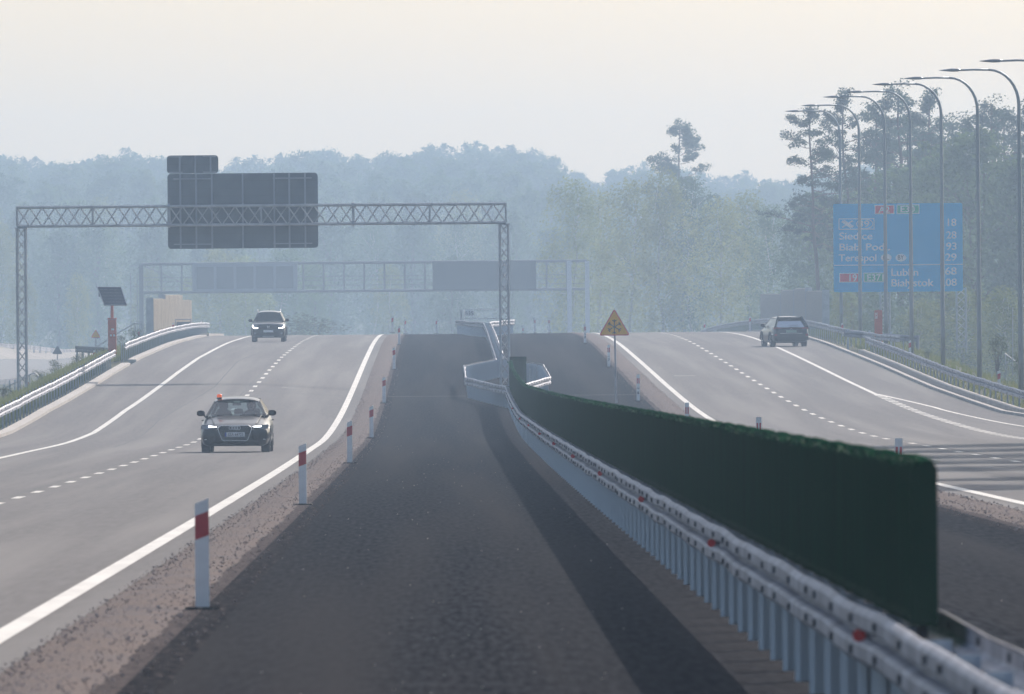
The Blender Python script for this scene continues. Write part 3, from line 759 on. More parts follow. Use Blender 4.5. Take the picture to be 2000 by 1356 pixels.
# ring round the junction number and the crossing symbol
c_ = SP(1690, 438)
n = 28; pts = [(c_.x+16/s*math.cos(2*math.pi*k/n), c_.z+9.5/s*math.sin(2*math.pi*k/n)) for k in range(n)]
for k in range(n):
    a, b = pts[k], pts[(k+1) % n]; fr.tube([(a[0], D4-.02, a[1]), (b[0], D4-.02, b[1])], .9/s, 5)
for x0, y0, x1, y1 in ((1646,432,1666,445),(1646,445,1666,432),(1649,431,1668,443),(1645,434,1663,446)):
    a, b = SP(x0, y0), SP(x1, y1); fr.tube([a+Vector((0,-.02,0)), b+Vector((0,-.02,0))], 1.2/s, 5)
fr.tube([SP(1646,433)+Vector((0,-.02,0)), SP(1656,437)+Vector((0,-.02,0)), SP(1667,433)+Vector((0,-.02,0))], .9/s, 5)
fr.tube([SP(1646,444)+Vector((0,-.02,0)), SP(1656,440)+Vector((0,-.02,0)), SP(1667,444)+Vector((0,-.02,0))], .9/s, 5)
obj('frames_and_symbol', fr, M_SWHITE, t)
word(1717, 415.5, 'A2', 11, 22); word(1760, 414.5, 'E30', 11, 28)
word(1678, 443.5, '39', 11.5, 21)
word(1640, 468, 'Siedlce', 12.5, 65); word(1640, 489.5, 'Biała Podl.', 12.5, 99); word(1638.5, 510.5, 'Terespol', 12.5, 74)
for px, txt in ((1731.5, 'PL'), (1760, 'BY')):
    c_ = SP(px, 504); mb = MB(); mb.disc(c_+Vector((0,-.012,0)), 1/s, 'y', .008, 24, sx=10.5, sz=7.3); obj('country_oval', mb, M_SWHITE, t)
    word(px-6, 507.5, txt, 8, 12, M_INK, name='country_code', y=-.024)
word(1659, 549, '19', 12, 15); word(1694, 548.5, 'E371', 11.5, 32)
word(1741, 539, 'Lublin', 13, 53); word(1741, 559.5, 'Białystok', 13, 83)
for py, txt, wp in ((441.5,'18',17),(466,'28',20),(488,'93',20.5),(509.5,'129',30),(536.5,'168',31),(558.5,'208',33)):
    word(1869-wp, py, txt, 13, wp)

# ------------------------------------------------------------------ street lamps
def lamp():
    t = thing('street_lamp', '', 'street lamp', (0,0,0))
    H = 12.3; r0_ = .10; path = [(0,0,-.6),(0,0,2),(0,0,6),(0,0,10.7)]; rad = [.105,.10,.085,.068]
    for k in range(1, 9):
        a = R(90*k/8); path.append((-1.15*(1-math.cos(a)), 0, 10.7+1.35*math.sin(a))); rad.append(.066-.003*k)
    mb = MB(); mb.tube(path, rad, 12); obj('pole', mb, M_LAMPM, t, smooth=True)
    mb = MB(); mb.tube([(-1.15,0,12.05),(-1.7,0,12.06),(-2.28,0,12.04)], [.042,.038,.034], 8); obj('arm', mb, M_LAMPM, t, smooth=True)
    mb = MB(); pr2 = []
    for x, hw, zt, zb_ in ((-2.2,.05,.04,-.02),(-2.32,.10,.07,-.05),(-2.55,.14,.075,-.055),(-2.85,.11,.035,-.03),(-3.02,.02,.012,-.005)):
        pr2.append([Vector((x, hw*math.cos(a), 12.04+(zt if math.sin(a) > 0 else -zb_)*math.sin(a))) for a in [2*math.pi*k/10 for k in range(10)]])
    mb.loft(pr2); obj('lamp_head', mb, mat('lamp_head', (.16,.19,.22), .4, .4), t, smooth=True)
    mb = MB(); mb.box((0,-.1,1.1), (.12,.03,.45)); obj('service_door', mb, M_LAMPM, t)
    return t
lp = lamp(); names = ['nearest', 'second', 'third', 'fourth', 'fifth', 'sixth', 'seventh', 'eighth']
pole_px = [None,1994,1913,1842,1781,1731,1681,1644]
for k in range(8):
    U = 22.02/(1) ; d = [501,542,583,626,667,705,749,784][k]
    u = 21.4 if k == 0 else ux(pole_px[k], d)
    gz = [12.2]*8
    o = lp if k == 0 else copy_tree(lp)
    x, y = XY(u, d); topy = [116,134,150,162,177,187,204,215][k]; px = [1960,1930,1850,1780,1720,1670,1620,1590][k]
    zt = at(px, topy, d).z; o.location = (x, y, zt-12.1)
    o['label'] = ['steel street lamp whose arm enters at the top right corner, its pole outside', 'tall steel street lamp with the pole at the right picture edge', 'steel street lamp right of the blue sign', 'steel street lamp crossing the blue sign at its numbers',
                  'steel street lamp crossing the blue sign right of its middle', 'steel street lamp crossing the middle of the blue sign', 'steel street lamp crossing the left part of the blue sign', 'farthest steel street lamp, at the left edge of the blue sign'][k]
    o['group'] = 'row of curved street lamps on the right'

# ------------------------------------------------------------------ emergency columns
def column(px, pyb, d, solar, label):
    b = at(px, pyb, d)
    g = Vector((b.x, d, b.z-.25))
    t = thing('emergency_column', label, 'emergency phone', g, 'orange emergency columns')
    if solar:
        s_ = FPX/d
        mb = MB(); mb.box((b.x, d, b.z+.62), (.38,.30,1.62)); obj('cabinet', mb, M_ORANGE, t, bevel=.02)
        mb = MB(); mb.box((b.x, d, b.z+1.47), (.42,.34,.07)); obj('cap', mb, M_ORANGE, t, bevel=.015)
        for dx, dz, w_ in ((.02,.98,.13),(-.06,.70,.09),(.09,.70,.08)):
            mb = MB(); mb.box((b.x+dx, d-.155, b.z+dz), (w_, .012, .09)); obj('sticker', mb, M_SWHITE, t)
        mb = MB(); mb.tube([(b.x, d, b.z+1.5), (b.x, d, b.z+2.25)], .07, 12); obj('mast', mb, M_ORANGE, t, smooth=True)
        P = [at(189.5,561,d), at(236.5,561,d), at(249.5,597,d), at(204.5,597,d)]
        # tilted panel: the lower edge is nearer to the camera
        P[2] = P[2]+Vector((0,-.9,0)); P[3] = P[3]+Vector((0,-.9,0)); nrm = (P[1]-P[0]).cross(P[3]-P[0]).normalized()
        if nrm.z < 0: nrm = -nrm
        mb = MB(); mb.loft([[q+nrm*o for q in P] for o in (-.02, .02)]); obj('panel_frame', mb, M_STEEL, t)
        c0 = sum(P, Vector())/4; mb = MB(); mb.loft([[c0+(q-c0)*.945+nrm*o for q in P] for o in (.022, .026)]); obj('solar_panel', mb, M_SOLAR, t)
        mb = MB()
        for k in range(1, 6):
            a_, b_ = P[0].lerp(P[3], k/6), P[1].lerp(P[2], k/6); mb.tube([a_.lerp(b_, .04)+nrm*.026, a_.lerp(b_, .96)+nrm*.026], .002, 4)
        obj('cell_lines', mb, M_STEEL, t)
        mb = MB(); mb.tube([(b.x,d,b.z+2.15), (c0.x, c0.y, c0.z-.03)], .04, 8); mb.box((P[0].x+.1, d, P[0].z-.35), (.06,.06,.2)); obj('bracket', mb, M_BOLT, t)
    else:
        mb = MB(); pts = [(-.19,.0),(.19,.0),(.19,1.7),(.165,1.74),(-.165,1.74),(-.19,1.7)]
        mb.loft([[Vector((b.x+x, d+o, b.z-.2+z)) for x, z in pts] for o in (-.13, .13)]); obj('cabinet', mb, M_ORANGE, t, bevel=.015)
        mb = text_mb('SOS', .17, (b.x-.16, d-.14, b.z+1.42), ext=.003); 
        # letters run downwards along the left edge
        cx, cz = b.x-.16, b.z+1.42; mb.v = [(cx+(v[2]-cz), v[1], cz-(v[0]-cx)) for v in mb.v]; obj('lettering', mb, M_SWHITE, t)
    return t
column(219.5, 685, 655, True, 'orange emergency phone column with a tilted solar panel on a mast at left')
column(1716, 668, 690, False, 'plain tall orange column behind the right guard rail below the blue sign')

# ------------------------------------------------------------------ noise barriers
def barrier(label, u, segs, m, face, m2, pitch=.42):
    u_ = u; d0_ = segs[0][0]; x, y = XY(u, d0_)
    t = thing('noise_barrier', label, 'noise barrier', (x, y, z0(d0_)), 'noise barriers on the crest')
    for a, b, ytop in segs:
        zt = at(1000+(XY(u, a)[0])*FPX/a, ytop, a).z; ze = at(1000+(XY(u, b)[0])*FPX/b, ytop, b).z; zl = z0(a)-.6
        mb = MB(); xa, _ = XY(u, a); xb, _ = XY(u, b)
        mb.loft([[Vector((xa+o, a, zl)), Vector((xb+o, b, zl)), Vector((xb+o, b, ze)), Vector((xa+o, a, zt))] for o in ((0, .12) if face > 0 else (-.12, 0))])
        n = int((b-a)/pitch/6)
        for k in range(n):
            f = (k+.5)/n; xx = lerp(xa, xb, f)+face*(.06+(.0 if face < 0 else .12)-(.0)); mb.box((xx, lerp(a, b, f), (zl+lerp(zt, ze, f))/2), (.22, pitch*2.0, lerp(zt, ze, f)-zl-.05))
        obj('wall_panel', mb, m, t)
        mb = MB(); n = int((b-a)/1.6)
        for k in range(n):
            f = (k+.5)/n; xx = lerp(xa, xb, f)+face*.20; mb.box((xx, lerp(a, b, f), (zl+lerp(zt, ze, f))/2), (.10, .55, lerp(zt, ze, f)-zl-.10))
        obj('wall_slats', mb, m2, t)
        mb = MB(); mb.box((xa+.06*face, a-.1, (zl+zt)/2), (.42, .2, zt-zl+.1)); obj('wall_post', mb, M_TRUSS, t)
barrier('sunlit cream ribbed noise wall with stepped top on the left crest', -18.0, [(843,880,583.5),(880,938,576),(938,972,586)], M_CREAM, 1, mat('brown_slat', (.30,.20,.13), .85))
barrier('shaded grey ribbed noise wall with stepped top on the right crest', 22.0, [(836,875,568),(875,905,563),(905,940,566),(940,1000,574)], mat('grey_slats', (.66,.60,.52), .8, col2=(.78,.71,.62), scale=3), -1, mat('dark_slat', (.50,.46,.41), .85))

# ------------------------------------------------------------------ small steelwork
def tubes(name, label, cat, d, lines, r, m, grp=None):
    p0 = at(lines[0][0][0], lines[0][0][1], d)
    t = thing(name, label, cat, p0, grp)
    for i, (ln) in enumerate(lines):
        mb = MB(); mb.tube([at(x, y, d+(0 if len(q) == 0 else q[0])) for x, y, *q in ln], r, 6); obj('handrail' if i == 0 else 'upright', mb, m, t)
    return t
tubes('stair_railing', 'thin grey stair handrail behind the left guard rail near the gantry leg', 'handrail', 590, [[(-20,776),(10,757),(50,738),(60,731),(69,729),(75,734),(72,742)], [(58,733),(58,748)], [(20,752),(20,768)]], .025, M_TRUSS)
tubes('stair_railing', 'thin grey stair handrail rising behind the orange emergency column', 'handrail', 720, [[(186,679),(210,664),(240,645),(264,631),(272,632),(278,631)], [(264,631),(264,655)], [(278,631),(278,650)]], .028, M_TRUSS)
tubes('stair_railing', 'thin pale stair handrail beside the rightmost street lamp', 'handrail', 575, [[(1962,690),(1975,700),(1996,716)], [(1964,692),(1964,712)], [(1978,600),(1978,735)]], .022, M_TRUSS)
# short dark rail
t = thing('guard_rail', 'short dark guard rail seen from behind left of the orange column', 'guard rail', at(147,706,700), GR)
a, b = at(147,682,700), at(216,686,690); mb = MB(); mb.loft([[p_+Vector((0,-n,z-.15)) for n, z in wprof(1,.31)]+[p_+Vector((0,-n+.01,z-.15)) for n, z in reversed(wprof(1,.31))] for p_ in (a, b)]); obj('rail', mb, M_BOLT, t)
for k in range(6):
    p_ = a.lerp(b, (k+.3)/6); mb = MB(); mb.box(p_+Vector((0,.1,-.45)), (.10,.06,.9)); obj('post', mb, M_TRUSS, t)
# panel railing
t = thing('railing', 'small pale steel railing panel at the foot of the cream noise wall', 'railing', at(355,640,870)); D5 = 870
a, b = at(343,640,D5), at(373,624,D5); mb = MB()
mb.tube([(a.x,D5,a.z-.5),(a.x,D5,b.z),(b.x,D5,b.z),(b.x,D5,a.z-.5)], .05, 6); obj('frame', mb, M_STEEL, t)
mb = MB(); mb.box(((a.x+b.x)/2, D5+.05, (a.z+b.z)/2-.1), (b.x-a.x-.1,.02,b.z-a.z-.1)); obj('mesh_panel', mb, M_GREYP, t)
# frame with kilometre plate on the median crest
D6 = 845; t = thing('plate_frame', 'thin steel frame with small kilometre plate on the median crest', 'frame', at(903,640,D6))
mb = MB(); mb.tube([at(906.5,634,D6), at(906.5,604,D6)], .035, 6); mb.tube([at(992,634,D6), at(992,601,D6)], .035, 6); obj('white_post', mb, M_SWHITE, t)
mb = MB(); mb.tube([at(901,634,D6), at(901,606,D6)], .055, 6)
mb.tube([at(906,604.5,D6), at(992,604,D6)], .022, 5); mb.tube([at(906,622.5,D6), at(992,622,D6)], .022, 5); mb.tube([at(916,636,D6), at(916,618,D6)], .02, 5); obj('bars', mb, M_TRUSS, t)
a, b = at(908.5,618,D6), at(925,606,D6)
mb = MB(); mb.box(((a.x+b.x)/2, D6-.04, (a.z+b.z)/2), (b.x-a.x,.02,b.z-a.z)); obj('plate', mb, M_SWHITE, t)
mb = text_mb('535', .34, ((a.x+b.x)/2, D6-.056, a.z+.06), align='CENTER', ext=.003); obj('digits', mb, M_INK, t)
# distant triangle signs
def far_tri(px, py0, py1, pole, d, m, label):
    s_ = FPX/d; c_ = at(px, (py0+py1)/2, d); side = (py1-py0)/s_/.866
    t = thing('warning_sign', label, 'road sign', at(px, pole, d))
    mb = MB(); mb.tube([at(px, pole, d), at(px, py0+3, d)], .035, 6); obj('pole', mb, M_STEEL, t)
    mb = MB(); z_ = at(px, py1, d).z+side/math.sqrt(3)/2
    mb.loft([[Vector((c_.x+x, d-.06+o, z_+z)) for x, z in tri(side, .05)] for o in (0,.02)]); obj('face', mb, m[0], t)
    mb = MB(); mb.loft([[Vector((c_.x+x, d-.066+o, z_+z)) for x, z in tri(side*.84, .03)] for o in (0,.004)]); obj('inner_face', mb, m[1], t)
far_tri(187, 643, 660, 690, 800, (M_SRED, M_YELLOW), 'small faint yellow triangle sign left of the orange column')
far_tri(112, 674, 692, 703, 900, (M_GREYP, M_GREYP), 'small dark triangular sign back on the lower slip road at left')
# rail of the lower slip road
t = thing('guard_rail', 'pale hazy guard rail along the lower slip road at the left edge', 'guard rail', at(0,690,1040), GR)
L_ = [(-60,668,1040),(0,671,1045),(60,675,1060),(110,681,1080),(160,686,1100)]
mb = MB(); mb.loft([[at(*q)+Vector((0,-n,z-.3)) for n, z in wprof(1,.31)]+[at(*q)+Vector((0,-n+.01,z-.3)) for n, z in reversed(wprof(1,.31))] for q in L_]); obj('rail', mb, M_STEEL, t)
for k in range(18):
    f = k/17*(len(L_)-1); i = min(int(f), len(L_)-2); p_ = at(*L_[i]).lerp(at(*L_[i+1]), f-i); mb = MB(); mb.box(p_+Vector((0,.1,-.45)), (.1,.06,.9)); obj('post', mb, M_POSTST, t)
t = thing('guard_rail', 'faint lower guard rail on the near side of the slip road at left', 'guard rail', at(0,760,880), GR)
L_ = [(-60,752,850),(0,742,870),(30,740,880),(45,744,885)]
mb = MB(); mb.loft([[at(*q)+Vector((0,-n,z-.3)) for n, z in wprof(1,.31)]+[at(*q)+Vector((0,-n+.01,z-.3)) for n, z in reversed(wprof(1,.31))] for q in L_]); obj('rail', mb, M_STEEL, t)
for k in range(10):
    p_ = at(-55+k*10.5, 750-k*1.0, 875); mb = MB(); mb.box(p_+Vector((0,.1,-.35)), (.1,.06,.7)); obj('post', mb, M_POSTST, t)

# ------------------------------------------------------------------ cars (front at y=0, length along +y, x to the right as seen from in front)
M_CARD = mat('dark_car_paint', (.004,.006,.009), .30, metal=.0, spec=.3, coat=.38)
M_CARG = mat('grey_car_paint', (.022,.027,.033), .34, metal=.4, spec=.4, coat=.6)
M_TRIM = mat('black_trim', (.006,.007,.009), .6, spec=.25)
M_CHROME = mat('chrome', (.75,.76,.78), .35, metal=.6)
M_RIM = mat('rim_alloy', (.30,.31,.33), .35, metal=.7)
M_GLASS = glass('car_glass', (.60,.72,.74), .05); M_GLASSD = glass('tinted_glass', (.06,.08,.10), .0)
M_LENS = mat('lamp_lens', (.16,.18,.22), .15, spec=.8, coat=1.0)
M_DRL = mat('lit_lamp', (.9,.9,.9), .3, emit=(.95,.97,1.0), estr=5.0)
M_TAIL = mat('tail_lamp', (.22,.01,.02), .2, coat=1.0)
M_SEAT = mat('seat_fabric', (.02,.021,.023), .8)
def half(w_, zb, zs, crown, k=.0):
    """half section from bottom centre to top centre"""
    return [(0,zb),(w_*.80,zb),(w_*.93,zb+.05),(w_*.985,zb+.16),(w_,lerp(zb,zs,.50)),(w_*.985,lerp(zb,zs,.72)),(w_*.955,lerp(zb,zs,.86)),(w_*.90,zs-.02),(w_*.80,zs+crown*.35),(w_*.55,zs+crown*.8),(w_*.25,zs+crown*.97),(0,zs+crown)]
def mirror(hs): return hs+[(-x, z) for x, z in reversed(hs[1:-1])]
def wheel(t, x, y, r, wd, out):
    mb = MB(); n = 28; rings = []
    for o, rr_ in ((-wd/2,r*.66),(-wd/2,r*.93),(-wd/2+.03,r),(wd/2-.03,r),(wd/2,r*.93),(wd/2,r*.66)):
        rings.append([Vector((x+o*out, y+rr_*math.cos(2*math.pi*k/n), r+rr_*math.sin(2*math.pi*k/n))) for k in range(n)])
    mb.loft(rings, caps=True); wo = obj('wheel', mb, M_BLACK, t, smooth=False)
    mb = MB(); mb.disc((x+out*(wd/2-.01), y, r), r*.64, 'x', .03, 24)
    sub('rim', mb, M_RIM, wo, t)
    mb = MB()
    for k in range(5):
        a = 2*math.pi*(k+.5)/5; mb.box((x+out*(wd/2+.008), y+r*.36*math.cos(a), r+r*.36*math.sin(a)), (.012, r*.30, r*.16), 0, Matrix.Rotation(a, 3, 'X'))
    sub('rim_gap', mb, M_TRIM, wo, t)
def make_car(sp, t):
    paint = sp['paint']; L = sp['L']; ws = sp['w']; r = sp['r']; ax = sp['axles']
    # lower body
    mb = MB(); rings = []
    for y, w_, zb, zs, cr in sp['body']:
        # wheel arches: cut the bottom up over the wheels
        rings.append([Vector((x, y, z)) for x, z in mirror(half(w_, zb, zs, cr))])
    # refine stations, lift the sill points around the axles
    dense = []
    st = sp['body']
    ys = sorted(set([round(q[0],3) for q in st]+[round(lerp(0, L, k/60), 3) for k in range(61)]))
    tb = lambda i, y: tab([(q[0], q[i]) for q in st], y)
    for y in ys:
        w_, zb, zs, cr = (tb(i, y) for i in (1,2,3,4)); hs = half(w_, zb, zs, cr)
        arch = 0
        for a in ax:
            q = (r+.055)**2-(y-a)**2
            if q > 0: arch = max(arch, r+math.sqrt(q))
        if arch:
            hs = [(x, max(z, arch) if x > w_*.70 and z < arch else z) for x, z in hs]
        dense.append([Vector((x, y, z)) for x, z in mirror(hs)])
    mb = MB(); mb.loft(dense); body = obj('body', mb, paint, t, smooth=True)
    em = body.modifiers.new('edge', 'EDGE_SPLIT'); em.split_angle = R(38)
    # cabin: roof slab and pillars
    g = sp['cabin']   # dict: yb0 windscreen base, yt0 windscreen top, yt1 rear top, yb1 rear base; zb,zt ; wb, wt
    zb0, zb1, zt = g['zb0'], g['zb1'], g['zt']; wb, wt = g['wb'], g['wt']; th = .035
    def P_(s_, y, z, w_): return Vector((s_*w_, y, z))
    mb = MB(); n = 9; rings = []
    ysr = [g['yt0']-.03, g['yt0']+.12, lerp(g['yt0'], g['yt1'], .45), g['yt1']-.25, g['yt1']]
    zo = [0, .035, .06, .045, .0]
    for y, o in zip(ysr, zo):
        up = []; dn = []
        for k in range(n):
            f = -1+2*k/(n-1); z = zt+o+.045*(1-f*f)-.03*abs(f)**6; up.append(Vector((f*wt*(1.0), y, z))); dn.append(Vector((f*wt, y, z-.05)))
        rings.append(up+dn[::-1])
    mb.loft(rings); roof = obj('roof', mb, paint, t, smooth=True); em = roof.modifiers.new('edge', 'EDGE_SPLIT'); em.split_angle = R(50)
    def bar(p, q, a, b, m=paint, name='pillar'):
        mb = MB(); v = (q-p).normalized(); s1_ = Vector((1,0,0)); s2_ = v.cross(s1_).normalized()
        mb.loft([[c+s1_*sx*a/2+s2_*sy*b/2 for sx, sy in ((-1,-1),(1,-1),(1,1),(-1,1))] for c in (p, q)]); obj(name, mb, m, t)
    for s_ in (-1, 1):
        bar(P_(s_, g['yb0'], zb0-.03, wb-.02), P_(s_, g['yt0']+.04, zt-.035, wt-.03), .055, .06)
        bar(P_(s_, g['yb1'], zb1-.05, wb-.04), P_(s_, g['yt1']-.04, zt-.03, wt-.05), .08, g.get('cp', .22))
        ym = lerp(g['yt0'], g['yt1'], .48); bar(P_(s_, ym+.05, lerp(zb0,zb1,.5)-.05, wb-.01), P_(s_, ym, zt-.03, wt-.02), .03, .10, M_TRIM)
    def pane(name, pts, m, o=Vector((0,0,0))):
        mb = MB(); mb.poly([q+o for q in pts]); obj(name, mb, m, t)
    pane('windscreen', [P_(-1,g['yb0'],zb0,wb-.045), P_(1,g['yb0'],zb0,wb-.045), P_(1,g['yt0'],zt-.005,wt-.04), P_(-1,g['yt0'],zt-.005,wt-.04)], sp['gf'])
    pane('rear_window', [P_(-1,g['yb1'],zb1,wb-.12), P_(1,g['yb1'],zb1,wb-.12), P_(1,g['yt1'],zt-.01,wt-.10), P_(-1,g['yt1'],zt-.01,wt-.10)], sp['gr'])
    for s_ in (-1, 1):
        pane('side_window', [P_(s_,g['yb0']+.10,zb0,wb-.01), P_(s_,g['yb1']-.12,zb1,wb-.03), P_(s_,g['yt1']-.1,zt-.02,wt-.012), P_(s_,g['yt0']+.06,zt-.02,wt-.012)], sp['gr'])
    for s_ in (-1, 1):
        for a in ax: wheel(t, s_*(ws/2-.135), a, r, .23, s_)
    # underbody and interior
    mb = MB(); mb.box((0, L/2, .36), (ws-.5, L-.7, .28)); obj('underbody', mb, M_TRIM, t)
    if sp.get('interior'):
        ys_ = lerp(g['yt0'], g['yt1'], .28)
        for s_ in (-1, 1):
            mb = MB(); hs = [(-.23,.55),(.23,.55),(.24,.95),(.19,1.10),(.10,1.13),(.10,1.17),(.13,1.20),(.12,1.34),(.07,1.37),(-.07,1.37),(-.12,1.34),(-.13,1.20),(-.10,1.17),(-.10,1.13),(-.19,1.10),(-.24,.95)]
            mb.loft([[Vector((s_*.37+x, ys_+o+.18*(z-.55), z-.02)) for x, z in hs] for o in (0, .10)]); obj('seat', mb, M_SEAT, t)
        for x_ in (-.42, 0, .42):
            mb = MB(); mb.loft([[Vector((x_+x, ys_+1.0+o, z)) for x, z in rrect_(.30 if x_ else .24, .16, .05, 0, 1.06)] for o in (0, .09)]); obj('headrest', mb, M_SEAT, t)
        mb = MB(); mb.box((0, ys_+1.05, .80), (1.3, .16, .42)); obj('rear_bench', mb, M_SEAT, t)
        mb = MB(); mb.box((0, g['yb0']+.16, zb0-.05), (wb*1.8, .30, .07)); obj('dashboard', mb, M_TRIM, t)
        mb = MB(); n = 20; c = Vector((.37, g['yb0']+.42, zb0-.02))
        mb.tube([c+Vector((.18*math.cos(2*math.pi*k/n), .06*math.sin(2*math.pi*k/n), .17*math.sin(2*math.pi*k/n))) for k in range(n+1)], .014, 6); obj('steering_wheel', mb, M_TRIM, t)
        mb = MB(); mb.loft([[Vector((x, g['yt0']-.12+o, z)) for x, z in rrect_(.22, .07, .02, 0, zt-.09)] for o in (0, .02)]); obj('interior_mirror', mb, M_TRIM, t)
        for s_ in (-1, 1):
            mb = MB(); mb.box((s_*.18, g['yt0']+.02, zt-.035), (.20, .08, .03)); obj('sun_visor', mb, M_SEAT, t)
    for s_ in (-1, 1):       # mirrors
        mx, my, mz = sp['mirror']
        mb = MB(); c = Vector((s_*mx, my, mz)); rings = []
        for o, a, b in ((-.13,.035,.04),(-.11,.055,.075),(-.02,.07,.09),(.05,.065,.08),(.10,.035,.045)):
            rings.append([c+Vector((s_*o*.9+0, .055*math.cos(k*math.pi/5)*a*14*.9, b*math.sin(k*math.pi/5)*.9+s_*0)) for k in range(10)])
        mb.loft(rings); mo = obj('mirror', mb, sp.get('mmat', M_TRIM), t, smooth=True)
        mb = MB(); mb.tube([(s_*(mx-.10), my, mz-.05), (s_*(wb-.01), my+.05, mz-.13)], .022, 6); sub('stalk', mb, M_TRIM, mo, t)
def rrect_(w_, h, r_, cx, cz):
    return [(x+cx, z+cz) for x, z in rrect(w_, h, r_, 3)]
def front_face(y, poly, m, name, t, depth=.02, dy=0):
    mb = MB(); mb.loft([[Vector((x, y(x, z) if callable(y) else y, z))+Vector((0,o,0)) for x, z in poly] for o in (-depth, .03)]); return obj(name, mb, m, t)

# --- black saloon
sed = dict(paint=M_CARD, L=4.72, w=1.84, r=.325, axles=(.90, 3.72), gf=M_GLASS, gr=M_GLASS, interior=True, mirror=(.955, 1.62, 1.03),
    body=[(0,.62,.26,.56,.02),(.04,.76,.20,.62,.03),(.14,.86,.17,.66,.04),(.35,.905,.17,.72,.05),(.9,.92,.18,.82,.06),(1.35,.92,.18,.90,.07),(1.9,.92,.18,.93,.04),(3.0,.92,.19,.95,.04),(3.9,.91,.20,.98,.05),(4.45,.87,.24,1.00,.04),(4.65,.80,.30,.98,.02),(4.72,.70,.38,.90,.0)],
    cabin=dict(yb0=1.30, yt0=2.10, yt1=3.25, yb1=4.02, zb0=.96, zb1=1.02, zt=1.355, wb=.80, wt=.60, cp=.18))
carpos = at(458, 884, 366)
def road_z(u, d): return W(u, d)
def place_car(t, px, d, rz, u=None):
    u = ux(px, d) if u is None else u
    p = W(u, d); slope = (z0(d+4)-z0(d))/4
    t.location = p; t.rotation_euler = (math.atan(slope), 0, rz); return p
t = thing('car', 'black saloon car with lit front lamps driving towards the camera', 'car')
make_car(sed, t)
# grille: wide hexagon, chrome surround, plate, four rings
hexo = [(-.43,.665),(-.36,.705),(.36,.705),(.43,.665),(.44,.62),(.34,.335),(.29,.315),(-.29,.315),(-.34,.335),(-.44,.62)]
front_face(-.03, hexo, M_TRIM, 'grille', t, .012)
mb = MB(); pp = [Vector((x, -.048, z)) for x, z in hexo]; mb.tube(pp+[pp[0]], .012, 6); obj('grille_surround', mb, M_CHROME, t)
mb = MB()
for k in range(9): mb.box((0, -.045, .36+.037*k), (.70+.13*min(1, k/7)-.03, .006, .006))
obj('grille_bars', mb, M_RIM, t)
mb = MB()
for k in range(4):
    c = Vector((-.102+.068*k, -.062, .645)); mb.tube([c+Vector((.046*math.cos(a), 0, .046*math.sin(a))) for a in [2*math.pi*j/20 for j in range(21)]], .010, 6)
obj('emblem', mb, M_CHROME, t)
mb = MB(); mb.box((0, -.060, .475), (.52, .012, .114)); plo = obj('number_plate', mb, M_SWHITE, t)
mb = MB(); mb.box((-.24, -.068, .475), (.04, .004, .11)); obj('plate_band', mb, mat('plate_blue', (.01,.05,.35), .5), t)
obj('plate_digits', text_mb('SZA 64723', .105, (.02, -.070, .438), align='CENTER', ext=.002, sx=.86), M_INK, t)
for s_ in (-1, 1):
    hl = [(s_*x, z) for x, z in ((.50,.70),(.87,.735),(.885,.70),(.86,.62),(.72,.61),(.50,.665))]
    yf = lambda x, z: -.02+max(0, abs(x)-.45)**1.5*.55
    front_face(yf, hl, M_LENS, 'headlight', t, .02)
    dl = [(s_*x, z) for x, z in ((.47,.685),(.69,.708),(.70,.680),(.66,.668),(.49,.665))]
    front_face(lambda x, z: -.045+max(0, abs(x)-.45)**1.5*.55, dl, M_DRL, 'daytime_light', t, .012)
    ai = [(s_*x, z) for x, z in ((.50,.44),(.80,.47),(.83,.40),(.80,.33),(.52,.30),(.47,.36))]
    front_face(lambda x, z: -.005+max(0, abs(x)-.45)**1.5*.45, ai, M_TRIM, 'air_intake', t, .02)
    mb = MB(); mb.box((s_*.70, .045, .345), (.20,.012,.012)); obj('intake_strip', mb, M_CHROME, t)
mb = MB(); mb.box((0, .02, .235), (1.25, .06, .05)); obj('lower_grille', mb, M_TRIM, t)
mb = MB()
for s_ in (-1, 1): mb.tube([(s_*.55, .25, .765), (s_*.62, .8, .885), (s_*.66, 1.25, .965)], .012, 5)
obj('bonnet_crease', mb, M_CARD, t)
for s_ in (-1, 1):
    mb = MB()
    for y in (2.25, 3.15): mb.box((s_*.925, y, .84), (.03, .20, .028))
    obj('door_handle', mb, M_CARD, t)
mb = MB(); mb.tube([(-.5, 1.22, .965), (-.1, 1.35, 1.0)], .01, 5); mb.tube([(.1, 1.22, .97), (.55, 1.35, .995)], .01, 5); obj('wiper', mb, M_TRIM, t)
p = place_car(t, 457.5, 373, R(-.6)); rotm = t.rotation_euler.to_matrix()
# beacon on the roof is magnetically placed: a thing of its own
bp = p + rotm @ Vector((-.47, 2.35, 1.40))
b = thing('beacon_light', 'small orange warning beacon on the roof of the black saloon car', 'beacon', bp)
mb = MB(); mb.disc(bp+Vector((0,0,.02)), .065, 'z', .045, 16); obj('base', mb, M_TRIM, b)
mb = MB(); mb.loft([[bp+Vector((r_*math.cos(2*math.pi*k/16), r_*math.sin(2*math.pi*k/16), z)) for k in range(16)] for z, r_ in ((.045,.06),(.08,.066),(.115,.062),(.13,.04))]); obj('dome', mb, mat('beacon_dome', (.85,.13,.02), .25, emit=(.9,.12,.01), estr=.45), b)
